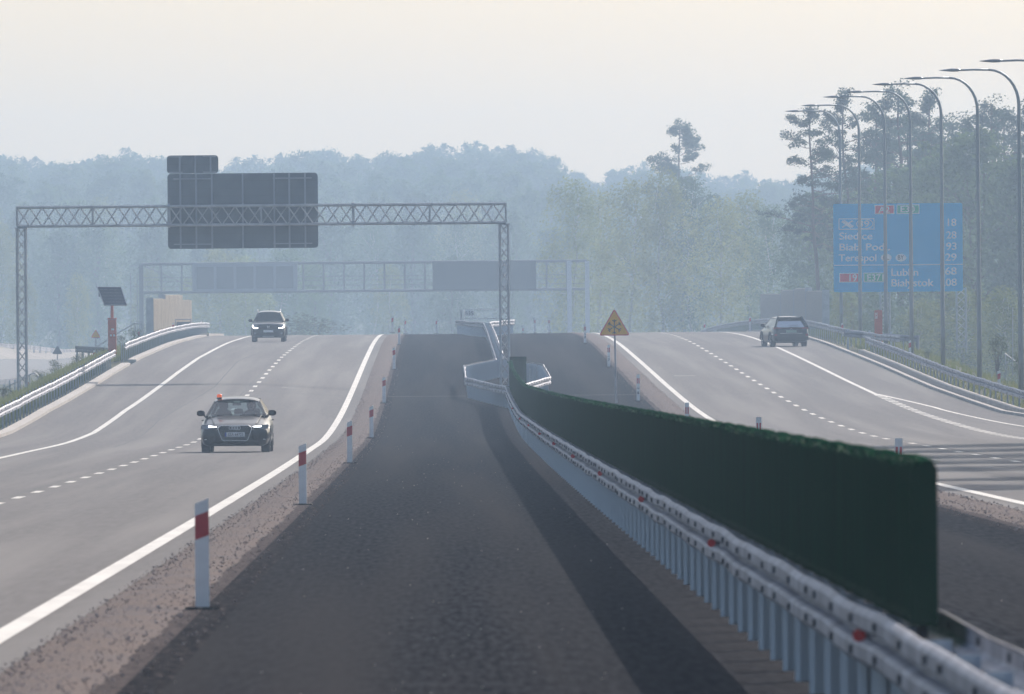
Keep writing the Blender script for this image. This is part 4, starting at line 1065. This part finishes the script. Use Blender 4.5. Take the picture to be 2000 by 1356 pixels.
# driver
def person_seated(p, rotm):
    t = thing('person', 'driver in dark clothes at the wheel of the black saloon car', 'person', p + rotm @ Vector((.37, 2.30, .62)))
    def skin(name, verts, edges, rad, m, lv=2):
        me = bpy.data.meshes.new(name); me.from_pydata([p+rotm @ Vector(v)-t.location for v in verts], edges, []); me.materials.append(m)
        o = bpy.data.objects.new(name, me); COL.objects.link(o); o.parent = t
        md = o.modifiers.new('skin', 'SKIN'); 
        for sv, r_ in zip(me.skin_vertices[0].data, rad): sv.radius = (r_, r_) if not isinstance(r_, tuple) else r_
        me.skin_vertices[0].data[0].use_root = True
        o.modifiers.new('sub', 'SUBSURF').levels = lv; o.modifiers['sub'].render_levels = lv; return o
    c = .37
    V = [(c,2.42,.58),(c,2.46,.85),(c,2.44,1.02),(c,2.42,1.10),(c,2.40,1.19),
         (c+.19,2.43,1.02),(c+.24,2.22,.84),(c+.14,1.90,.96),(c-.19,2.43,1.02),(c-.24,2.22,.84),(c-.14,1.90,.96),
         (c+.12,2.0,.62),(c+.13,1.6,.50),(c-.12,2.0,.62),(c-.13,1.6,.50)]
    E = [(0,1),(1,2),(2,3),(3,4),(2,5),(5,6),(6,7),(2,8),(8,9),(9,10),(0,11),(11,12),(0,13),(13,14)]
    Rr = [(.16,.12),(.17,.12),(.15,.10),.055,.05,.065,.05,.035,.065,.05,.035,.08,.06,.08,.06]
    skin('body', V, E, Rr, mat('dark_jacket', (.03,.034,.042), .8))
    mb = MB(); n = 14; rings = []
    for k in range(9):
        a = -math.pi/2+math.pi*k/8; rings.append([(c+.078*math.cos(a)*math.cos(2*math.pi*j/n), 2.385+.095*math.cos(a)*math.sin(2*math.pi*j/n), 1.225+.12*math.sin(a)) for j in range(n)])
    mb.loft([[p+rotm @ Vector(q) for q in r_] for r_ in rings[1:-1]]); mb.box(p+rotm @ Vector((c, 2.285, 1.215)), (.025,.03,.035)); obj('head', mb, mat('skin', (.40,.25,.19), .6), t, smooth=True)
    mb = MB(); rings = []
    for k in range(5):
        a = math.pi*.10+math.pi*.38*k/4; rings.append([(c+.086*math.cos(a)*math.cos(2*math.pi*j/n), 2.40+.10*math.cos(a)*math.sin(2*math.pi*j/n), 1.235+.125*math.sin(a)) for j in range(n)])
    mb.loft([[p+rotm @ Vector(q) for q in r_] for r_ in rings]); obj('hair', mb, mat('dark_hair', (.03,.02,.015), .7), t, smooth=True)
    mb = MB()
    for s_ in (-1, 1):
        mb.disc(p+rotm @ Vector((c+s_*.03, 2.296, 1.235)), .009, 'y', .01, 8)
    mb.box(p+rotm @ Vector((c, 2.297, 1.17)), (.045,.01,.008)); obj('eyes_and_mouth', mb, M_INK, t)
    for s_ in (-1, 1):
        mb = MB(); h = p+rotm @ Vector((c+s_*.165, 1.79, .99))
        mb.box(h, (.035,.05,.085))
        for k in range(4): mb.tube([h+Vector((-.0*s_, -.02, .035-.022*k)), h+Vector((-s_*.012, -.055-.004*(k%2), .035-.022*k)), h+Vector((-s_*.045, -.05, .034-.022*k))], .009, 5)
        mb.tube([h+Vector((0,.01,.04)), h+Vector((-s_*.03,.0,.055))], .010, 5)
        obj('hand', mb, MATS['skin'], t)
person_seated(p, rotm)

# --- dark SUV at the crest, coming towards the camera
suv = dict(paint=M_CARG, L=4.34, w=1.80, r=.345, axles=(.84, 3.51), gf=M_GLASSD, gr=M_GLASSD, interior=False, mirror=(.985, 1.45, 1.13), mmat=M_TRIM,
    body=[(0,.66,.34,.74,.03),(.04,.80,.27,.84,.05),(.14,.86,.24,.92,.05),(.35,.885,.23,.95,.07),(.9,.90,.23,.99,.08),(1.15,.90,.23,1.03,.06),(1.9,.90,.24,1.04,.03),(3.2,.90,.26,1.06,.03),(4.0,.88,.30,1.08,.03),(4.25,.84,.36,1.06,.02),(4.34,.78,.42,1.0,.0)],
    cabin=dict(yb0=1.10, yt0=1.72, yt1=3.70, yb1=4.15, zb0=1.09, zb1=1.10, zt=1.535, wb=.80, wt=.60, cp=.3))
t = thing('car', 'dark grey SUV with pale roof rails coming over the crest on the left', 'car')
make_car(suv, t)
front_face(-.05, [(-.62,.86),(.62,.86),(.56,.70),(.50,.66),(-.50,.66),(-.56,.70)], M_TRIM, 'grille', t, .012)
front_face(-.045, [(-.52,.52),(.52,.52),(.60,.36),(.45,.32),(-.45,.32),(-.60,.36)], M_TRIM, 'lower_grille', t, .012)
front_face(-.03, [(-.34,.36),(.34,.36),(.30,.27),(-.30,.27)], M_RIM, 'skid_plate', t, .02)
mb = MB(); mb.box((-.035, -.08, .775), (.028,.01,.11)); mb.box((.035, -.08, .775), (.028,.01,.11)); mb.box((-.05,-.08,.83),(.05,.01,.02)); mb.box((.05,-.08,.83),(.05,.01,.02)); obj('emblem', mb, M_CHROME, t)
mb = MB(); mb.box((0, -.075, .565), (.52,.012,.114)); obj('number_plate', mb, M_SWHITE, t)
for s_ in (-1, 1):
    yf = lambda x, z: -.04+max(0, abs(x)-.5)**1.5*.5
    front_face(yf, [(s_*x, z) for x, z in ((.52,.90),(.85,.95),(.87,.84),(.82,.74),(.54,.74))], M_LENS, 'headlight', t, .02)
    front_face(lambda x, z: -.068+max(0, abs(x)-.5)**1.5*.5, [(s_*x, z) for x, z in ((.84,.90),(.80,.90),(.79,.795),(.70,.755),(.53,.76),(.53,.72),(.74,.715),(.84,.77))], M_DRL, 'daytime_light', t, .012)
    mb = MB(); mb.disc((s_*.70, .0, .46), .05, 'y', .03, 14); obj('fog_lamp', mb, M_LENS, t)
    mb = MB(); mb.tube([(s_*.585,1.85,1.57),(s_*.60,1.95,1.66),(s_*.60,2.7,1.68),(s_*.60,3.45,1.66),(s_*.585,3.6,1.58)], .022, 8); obj('roof_rail', mb, M_CHROME, t)
    for a in (.84, 3.51):
        mb = MB(); mb.tube([(s_*.905, a+.40*math.cos(k*math.pi/10), .345+.42*math.sin(k*math.pi/10)) for k in range(11)], .03, 6); obj('arch_trim', mb, M_TRIM, t)
mb = MB(); mb.tube([(0,3.4,1.6),(0,3.55,1.95)], .008, 5); obj('antenna', mb, M_TRIM, t)
place_car(t, 524.5, 748, R(-.2))

# --- dark crossover from behind on the right (built facing the camera backwards: y=0 is its tail after the half turn)
cro = dict(paint=M_CARD, L=4.50, w=1.84, r=.35, axles=(.86, 3.50), gf=M_GLASSD, gr=M_GLASSD, interior=False, mirror=(.985, 1.55, 1.08), mmat=M_CARD,
    body=[(0,.60,.36,.66,.02),(.05,.76,.28,.76,.04),(.15,.85,.24,.82,.05),(.4,.89,.22,.88,.06),(.9,.92,.22,.93,.07),(1.2,.92,.22,.98,.06),(2.0,.915,.22,1.0,.03),(3.1,.92,.24,1.04,.03),(3.9,.92,.26,1.05,.03),(4.25,.89,.28,1.00,.03),(4.40,.86,.30,.96,.02),(4.46,.83,.32,.90,.01),(4.50,.76,.38,.84,.0)],
    cabin=dict(yb0=1.15, yt0=1.90, yt1=3.92, yb1=4.36, zb0=1.03, zb1=1.00, zt=1.44, wb=.84, wt=.64, cp=.34))
t = thing('car', 'dark crossover car seen from behind on the right carriageway', 'car')
make_car(cro, t)
mb = MB(); mb.loft([[Vector((x, y_, z)) for x, z in ((-.62,1.50),(.62,1.50),(.64,1.455),(-.64,1.455))] for y_ in (3.75, 4.05)]); obj('spoiler', mb, M_CARD, t, bevel=.01)
yr = 4.50
for s_ in (-1, 1):
    front = [(s_*x, z) for x, z in ((.50,.985),(.86,1.03),(.89,.93),(.80,.88),(.55,.93))]
    mb = MB(); mb.loft([[Vector((x, yr-.10-max(0,abs(x)-.6)*.35+o, z)) for x, z in front] for o in (-.04, .07)]); obj('tail_light', mb, M_TAIL, t)
    mb = MB(); mb.box((s_*.78, yr-.02, .62), (.14,.05,.10)); obj('bumper_reflector', mb, M_TAIL, t)
    mb = MB(); mb.box((s_*.90, yr-.35, .66), (.05,.30,.05)); obj('side_trim', mb, M_CHROME, t)
    for a in (.86, 3.50):
        mb = MB(); mb.tube([(s_*.925, a+.41*math.cos(k*math.pi/10), .35+.42*math.sin(k*math.pi/10)) for k in range(11)], .03, 6); obj('arch_trim', mb, M_TRIM, t)
mb = MB(); mb.box((0, yr-.05, .955), (1.1,.08,.02)); obj('light_bar', mb, M_TAIL, t)
mb = MB(); mb.box((0, yr+.012, .70), (1.1,.02,.015)); obj('chrome_strip', mb, M_CHROME, t)
mb = MB(); mb.box((0, yr+.012, .79), (.52,.012,.114)); obj('number_plate', mb, mat('plate_green', (.28,.42,.33), .5), t)
mb = MB(); c = Vector((0, yr-.03, .90)); mb.tube([c+Vector((.05*math.cos(a), 0, .035*math.sin(a))) for a in [2*math.pi*j/16 for j in range(17)]], .006, 5); obj('emblem', mb, M_CHROME, t)
mb = MB(); mb.box((0, yr-.06, .38), (1.35,.16,.16)); obj('rear_diffuser', mb, M_TRIM, t)
mb = MB(); mb.tube([(-.35,4.34,1.10),(.1,4.36,1.06)], .01, 5); obj('rear_wiper', mb, M_TRIM, t)
# tail faces the camera: turn by 180 degrees and a bit to its left
D7 = 706; u7 = ux(1546, D7); p = W(u7, D7)
t.rotation_mode = 'XYZ'; ang = math.pi+R(8.0)
t.rotation_euler = (-math.atan((z0(D7+4)-z0(D7))/4), 0, ang)
t.location = p + Vector((-math.sin(R(8.0))*0, 4.5*math.cos(R(8.0)), .02)) + Vector((-4.5*math.sin(R(8.0)), 0, 0))

# ------------------------------------------------------------------ plants
def crown_mb(rs, clumps, n, leaf, flat=1.0):
    """clumps: list of (centre, radius); n leaf quads per clump"""
    mb = MB()
    for c, cr in clumps:
        for _ in range(n):
            v = Vector((rs.gauss(0,1), rs.gauss(0,1), rs.gauss(0,1))).normalized()*cr*(rs.random()**.42)*rs.choice((.8,1,1,1.25)); v.z *= flat
            p = c+v; s = leaf*rs.uniform(.5, 1.2)
            a = Vector((rs.gauss(0,1), rs.gauss(0,1), rs.gauss(0,1))).normalized(); b = a.orthogonal().normalized(); q = a.cross(b)
            mb.poly([p+b*s*.5, p+q*s*.32, p-b*s*.5, p-q*s*.32])
    return mb
def crown_fill(mb, rs, n, H, W_, z0_, zc, leaf):
    """leaves spread through the whole crown volume, its outline broken by lobes"""
    ph = [rs.uniform(0, 6.28) for _ in range(6)]
    for _ in range(n):
        a = rs.uniform(0, 6.283); f = rs.random(); z = lerp(z0_, 1.0, f)
        env = math.sqrt(max(.02, 1-((z-zc)/(1.02-zc))**2)) if z > zc else lerp(.62, 1.0, (z-z0_)/(zc-z0_))
        lob = 1+.20*math.sin(3*a+ph[0]+z*9)+.16*math.sin(5*a+ph[1]-z*17)+.13*math.sin(9*a+ph[2]+z*31)+.10*math.sin(14*a+ph[3]-z*53)
        rad = W_*env*lob*(rs.random()**.38); top = H*(z*(1+.02*math.sin(7*a+ph[4]))+.012*math.sin(a*11+ph[5]))
        p = Vector((rad*math.cos(a), rad*math.sin(a), top+rs.gauss(0, .25))); s = leaf*rs.uniform(.45, 1.25)
        q1 = Vector((rs.gauss(0,1), rs.gauss(0,1), rs.gauss(0,1))).normalized(); b = q1.orthogonal().normalized(); q = q1.cross(b)
        mb.poly([p+b*s*.5, p+q*s*.32, p-b*s*.5, p-q*s*.32])
def limb(mb, a, b, r0_, r1_, rs, seg=4, sag=.06):
    pts = []; rad = []; L = (b-a).length
    for k in range(seg+1):
        f = k/seg; pts.append(a.lerp(b, f)+Vector((rs.uniform(-1,1), rs.uniform(-1,1), rs.uniform(-1,1)))*L*sag*(1 if 0 < k < seg else 0)); rad.append(lerp(r0_, r1_, f))
    mb.tube(pts, rad, 7); return pts
def make_tree(kind, seed):
    rs = random.Random(seed); H = 20.0
    nm = {'broad': 'broadleaf_tree', 'birch': 'birch_tree', 'pine': 'pine_tree', 'lone': 'pine_tree', 'bush': 'shrub'}[kind]
    t = thing(nm, '', {'bush': 'shrub'}.get(kind, 'tree')); tr = MB(); cl = []
    if kind == 'broad':
        top = Vector((rs.uniform(-.6,.6), rs.uniform(-.6,.6), H*.86)); limb(tr, Vector((0,0,-1)), top, .30, .05, rs, 7, .015)
        W_ = rs.uniform(3.6, 4.8)
        for k in range(66):
            f = rs.random()**.8; z = lerp(H*.05, H*.95, f); rad = W_*math.sqrt(max(.25 if z < H*.5 else .04, 1-((z/H-.55)/.46)**2))*rs.uniform(.3, 1.0)
            a = rs.uniform(0, 6.283); c = Vector((rad*math.cos(a), rad*math.sin(a), z+rs.uniform(-.5,.6))); cl.append((c, rs.uniform(.4, 1.0)))
            if k % 3 == 0: limb(tr, Vector((0,0,z*.78)), c, .09, .02, rs)
        for k in range(16):
            a = rs.uniform(0, 6.283); rr_ = rs.uniform(.2, W_*.75); cl.append((Vector((rr_*math.cos(a), rr_*math.sin(a), H*(rs.uniform(.93, 1.03)-.10*(rr_/W_)**2))), rs.uniform(.25,.6)))
        cr = crown_mb(rs, cl, 60, .34); crown_fill(cr, rs, 9000, H*.99, W_*1.0, .04, .55, .34); m = (M_BARK, M_LEAF)
    elif kind == 'birch':
        top = Vector((rs.uniform(-.8,.8), 0, H*.92)); limb(tr, Vector((0,0,-1)), top, .17, .03, rs, 8, .02)
        W_ = rs.uniform(2.9, 4.0)
        for k in range(52):
            f = rs.random()**.8; z = lerp(H*.12, H*.98, f); rad = W_*math.sqrt(max(.12, 1-((z/H-.56)/.46)**2))*rs.uniform(.25, 1.0)
            a = rs.uniform(0, 6.283); c = Vector((rad*math.cos(a), rad*math.sin(a), z)); cl.append((c, rs.uniform(.5, 1.0))); cl.append((c+Vector((rad*.1*math.cos(a),rad*.1*math.sin(a),-1.0)), rs.uniform(.35, .6)))
            if k % 3 == 0: limb(tr, Vector((0,0,z*.86)), c, .05, .012, rs)
        cr = crown_mb(rs, cl, 45, .26, 1.5); crown_fill(cr, rs, 4800, H*.98, W_*.92, .10, .50, .28); m = (M_BIRCHB, M_LEAFY if seed % 2 else M_LEAF)
    elif kind in ('pine', 'lone'):
        lean = Vector((rs.uniform(-.7,.7), 0, H*.97)); pts = limb(tr, Vector((0,0,-1)), lean, .20, .045, rs, 9, .008)
        lo = .44 if kind == 'pine' else .30; n = 30 if kind == 'pine' else 44
        for k in range(n):
            f = (k+rs.random()*.8)/n; z = lerp(H*lo, H*.96, f); a = rs.uniform(0, 6.283)
            Lb = ((3.7 if kind == 'pine' else 4.6)*(1-f)**.65+.5)*rs.uniform(.5, 1.2)
            base = Vector((lean.x*z/H, 0, z)); tip = base+Vector((Lb*math.cos(a), Lb*math.sin(a), Lb*rs.uniform(.02,.35)))
            limb(tr, base, tip, .055*(1-f*.5), .015, rs, 4, .07)
            for q in range(rs.randint(5, 9)):
                g = rs.uniform(.35, 1.08); side = Vector((-math.sin(a), math.cos(a), 0))*rs.uniform(-.8,.8)*Lb*.34
                c = base.lerp(tip, g)+side+Vector((0,0,rs.uniform(-.05,.40))); cl.append((c, rs.uniform(.20,.60)))
                if q % 2 == 0: limb(tr, base.lerp(tip, g*.7), c, .02, .006, rs, 2, .05)
        for k in range(5): cl.append((Vector((lean.x+rs.uniform(-.5,.5), rs.uniform(-.5,.5), H*rs.uniform(.93,1.0))), rs.uniform(.35,.6)))
        cr = crown_mb(rs, cl, 52 if kind == 'pine' else 80, .17, .72); m = (M_PBARK, M_NEEDLE)
    else:
        H = 2.0
        for k in range(11):
            a = rs.uniform(0, 6.283); c = Vector((.55*rs.random()*math.cos(a), .55*rs.random()*math.sin(a), rs.uniform(.5, 1.9))); limb(tr, Vector((0,0,-.2)), c, .02, .006, rs); cl.append((c, rs.uniform(.25,.42)))
        cr = crown_mb(rs, cl, 60, .11); m = (M_BARK, M_WEED)
    obj('trunk', tr, m[0], t, smooth=True); obj('crown', cr, m[1], t)
    return t
PROTO = {}
for kind, seeds in (('broad', (11,12,13,14,15,16)), ('birch', (21,22,23)), ('pine', (31,32,33,34)), ('lone', (41,)), ('bush', (51,52))):
    PROTO[kind] = [make_tree(kind, s) for s in seeds]
TOPS = [(-100,300),(0,300),(60,318),(110,316),(180,308),(230,292),(270,302),(300,297),(325,312),(420,328),(470,318),(540,308),(600,298),(680,302),(740,300),(800,300),(850,288),(900,284),(950,292),(1000,286),(1060,292),(1090,318),(1150,350),(1180,345),(1240,322),(1290,322),(1330,330),(1400,352),(1470,340),(1530,352),(1580,340),(1650,330),(1800,320),(2100,310)]
trng = random.Random(77)
def plant(kind, px, d, topy, label, group, base=None, widen=1.0, idx=None):
    k = trng.randrange(len(PROTO[kind])) if idx is None else idx
    src = PROTO[kind][k]; o = src if src.name not in used else copy_tree(src); used.add(src.name); used.add(o.name)
    u = ux(px, d); b = WT(u, d) if base is None else base; top = at(px, topy, d).z
    H = 2.0 if kind == 'bush' else 20.0; s_ = (top-b.z)/H
    o.location = b; o.scale = (s_*widen*trng.uniform(.92, 1.12), s_*widen*trng.uniform(.92, 1.12), s_); o.rotation_euler = (0, 0, trng.uniform(0, 6.28) if idx is None else 0)
    o['label'] = label; o['group'] = group; return o
GF = 'hazy trees of the forest behind the crest'
def row(d, dx, off, jit, drop, mix, xs=(-90, 2090)):
    px = xs[0]+off
    while px < xs[1]:
        x = px+trng.uniform(-jit, jit); ty = tab(TOPS, x)+drop+trng.uniform(-3, 14)
        kind = 'birch' if trng.random() < mix else 'broad'
        plant(kind, x, d+trng.uniform(-25, 25), ty, 'hazy %s tree in the dense forest behind the crest' % ('birch' if kind == 'birch' else 'broadleaf'), GF+(' (birches)' if kind == 'birch' else ''), widen=1.05)
        px += dx
row(2700, 50, 0, 16, -2, 0); row(2520, 54, 25, 16, 5, 0); row(2320, 58, 10, 18, 20, 0); row(2120, 66, 40, 20, 46, .1); row(1930, 76, 0, 24, 84, .2)
row(1750, 88, 30, 24, 130, .3)
row(1560, 120, 10, 30, 215, .5)
# light birches standing in front, right of the centre
for px, d, ty, lb in ((1120,1330,350,'pale birch left of the snow sign, its crown spreading above the crest'), (1172,1350,375,'slim pale birch with a white trunk just left of the snow sign'), (1235,1300,352,'pale birch with light green crown right of the snow sign'),
                      (1300,1280,330,'large light green birch below the lone tall pine'), (1352,1300,345,'light green birch right below the lone tall pine'), (1410,1270,385,'yellowish birch between the lone pine and the blue sign'), (1460,1290,375,'yellow green birch left of the right noise wall'), (1510,1250,400,'light birch above the right noise wall')):
    plant('birch', px, d, ty, lb, 'light birches in front of the forest', widen=1.15)
PROTO['bush'][1].children[1].data.materials[0] = M_LEAFY
for px, d, ty, lb in ((430,1500,485,'pale yellowish tree left under the large grey sign back'), (560,1480,488,'pale yellowish tree right under the large grey sign back'), (480,1470,500,'pale tree behind the left message board')):
    plant('birch', px, d, ty, lb, 'pale trees in front of the forest at left', widen=1.5)
plant('bush', 628, 1150, 622, 'pale yellow green bush behind the crest right of the dark grey SUV', 'bushes', widen=2.6, idx=1); plant('bush', 590, 1160, 612, 'taller pale bush directly right of the dark grey SUV', 'bushes', widen=2.4, idx=1)
plant('lone', 1335, 1450, 233, 'tall lone pine rising above the forest right of the centre', 'tall pines', idx=0, widen=.92)
# pines on the right
GP = 'tall pines on the right'
for px, d, ty, k, lb, wd_ in ((1604,1000,203,0,'sparse pine with layered branches, leftmost of the tall right pines',1.0), (1668,1040,172,1,'tall pine behind the left lamp arms above the blue sign',1.0), (1712,1080,205,2,'pine between the lamp posts above the left half of the blue sign',1.0),
      (1758,1050,160,3,'tallest dark pine above the middle of the blue sign',1.1), (1798,1090,215,0,'dark pine in the clump above the blue sign, right of its tallest pine',1.1), (1838,1060,172,1,'dark pine crossed by the lamp pole at the right part of the blue sign',1.1), (1880,1100,225,2,'dark pine just right of the blue sign',1.2),
      (1940,1040,190,3,'dark pine between the two rightmost lamp poles',1.1), (1986,1080,205,0,'dark pine behind the rightmost lamp pole',1.1), (2040,1060,180,1,'dark pine at the right picture edge',1.1), (1735,1120,250,3,'lower dark pine filling the gap over the middle of the blue sign',1.3), (1820,1130,250,2,'lower dark pine in the rear of the clump right of the blue sign middle',1.3)):
    plant('pine', px, d, ty, lb, GP, idx=k, widen=wd_)
for px, d, ty, lb in ((1900,960,262,'large light yellow green broadleaf tree right of the blue sign below the pines'), (1850,1000,300,'light green broadleaf tree behind the right part of the blue sign'), (1985,980,330,'mid green broadleaf tree at the right edge behind the last lamp'), (1760,1010,330,'broadleaf tree behind the middle of the blue sign'), (1660,1060,380,'broadleaf tree left behind the blue sign'), (1590,1120,390,'pale broadleaf tree between the right noise wall and the blue sign'), (2030,960,300,'broadleaf tree cut by the right picture edge')):
    plant('broad', px, d, ty, lb, 'broadleaf trees behind the blue sign', widen=1.15)
for px, d, ty, lb in ((1650,900,560,'green undergrowth tree below the left edge of the blue sign'), (1720,900,575,'undergrowth behind the orange column'), (1800,880,585,'undergrowth tree below the right part of the blue sign'), (1880,870,560,'undergrowth tree right of the blue sign'), (1960,860,560,'undergrowth tree near the right edge')):
    plant('birch', px, d, ty, lb, 'undergrowth trees on the right slope', widen=2.0)
# shrubs
for px, d, ty, by, lb, wd_ in ((262,760,640,672,'dark shrub between the orange column and the cream noise wall',2.2), (236,750,655,680,'low dark shrub right beside the orange column',1.8), (1948,600,655,725,'shrub with glinting leaves behind the right rail near the last lamp',1.1), (1812,650,683,708,'small autumn shrub right of the end post of the flared rail',1.6),
      (150,640,690,722,'bushy weeds behind the left guard rail under the short dark rail',2.2), (112,620,703,738,'bushy weeds behind the left guard rail left of the short dark rail',2.0), (78,600,722,750,'bushy weeds by the near gantry leg behind the left rail',2.0), (10,560,755,790,'light green weeds at the left picture edge behind the rail',2.4), (180,660,690,710,'low weeds at the end of the near left guard rail',1.8), (1992,570,690,740,'leafy shrub at the right picture edge behind the last lamp',1.2)):
    o = plant('bush', px, d, ty, lb, 'shrubs on the verges', base=at(px, by, d), widen=wd_*.8)
# shade trees standing beside the right carriageway
for u, d, h, k in ((20.5,272,19,1),(21.5,318,20,2),(22.5,356,19,3),(21,392,20,0),(24,296,21,2),(24,340,20,1),(24.5,380,21,0)):
    src = PROTO['broad'][k]; o = copy_tree(src); o.location = WT(u+3, d)*1.0; x, y = XY(u, d); o.location = (x, y, z0(d)-.3); o.scale = (h/20*.9, h/20*1.1, h/20); o.rotation_euler = (0,0,d)
    o['label'] = 'tall roadside tree outside the picture on the right, shading the carriageway'; o['group'] = 'roadside trees shading the right carriageway'
# grass on the verges
mb = MB(); g = random.Random(5)
for _ in range(26000):
    d = g.uniform(440, 900); u = g.uniform(-17.6, -15.25) if g.random() < .75 else g.uniform(-21, -17)
    if 620 < d < 645 and u > -16: continue
    h = g.uniform(.08, .34)*(1.6 if g.random() < .06 else 1); b = WT(u, d); a = g.uniform(-.5,.5)*h; w_ = .02+.02*g.random()
    mb.poly([b+Vector((-w_,0,0)), b+Vector((w_,g.uniform(-.02,.02),0)), b+Vector((a, g.uniform(-.1,.1), h))])
for _ in range(5000):
    d = g.uniform(480, 900); u = edgeR(d)+g.uniform(.2, 3.6); h = g.uniform(.08, .34); b = WT(u, d); a = g.uniform(-.5,.5)*h; w_ = .02+.02*g.random()
    mb.poly([b+Vector((-w_,0,0)), b+Vector((w_,g.uniform(-.02,.02),0)), b+Vector((a, g.uniform(-.1,.1), h))])
tag(obj('verge_grass', mb, M_GRASS), kind='stuff')

# ------------------------------------------------------------------ haze: one closed box of air round the whole scene
mb = MB(); mb.box((0, 1420, 27), (1500, 3560, 68))
hm = bpy.data.materials.new('haze_air'); hm.use_nodes = True; t = hm.node_tree; t.nodes.remove(t.nodes['Principled BSDF'])
pv = t.nodes.new('ShaderNodeVolumePrincipled'); pv.inputs['Color'].default_value = (*HAZE_COLOR, 1); pv.inputs['Density'].default_value = HAZE_DENSITY; pv.inputs['Anisotropy'].default_value = .35
t.links.new(pv.outputs[0], t.nodes['Material Output'].inputs['Volume'])
tag(obj('haze', mb, hm), kind='stuff')
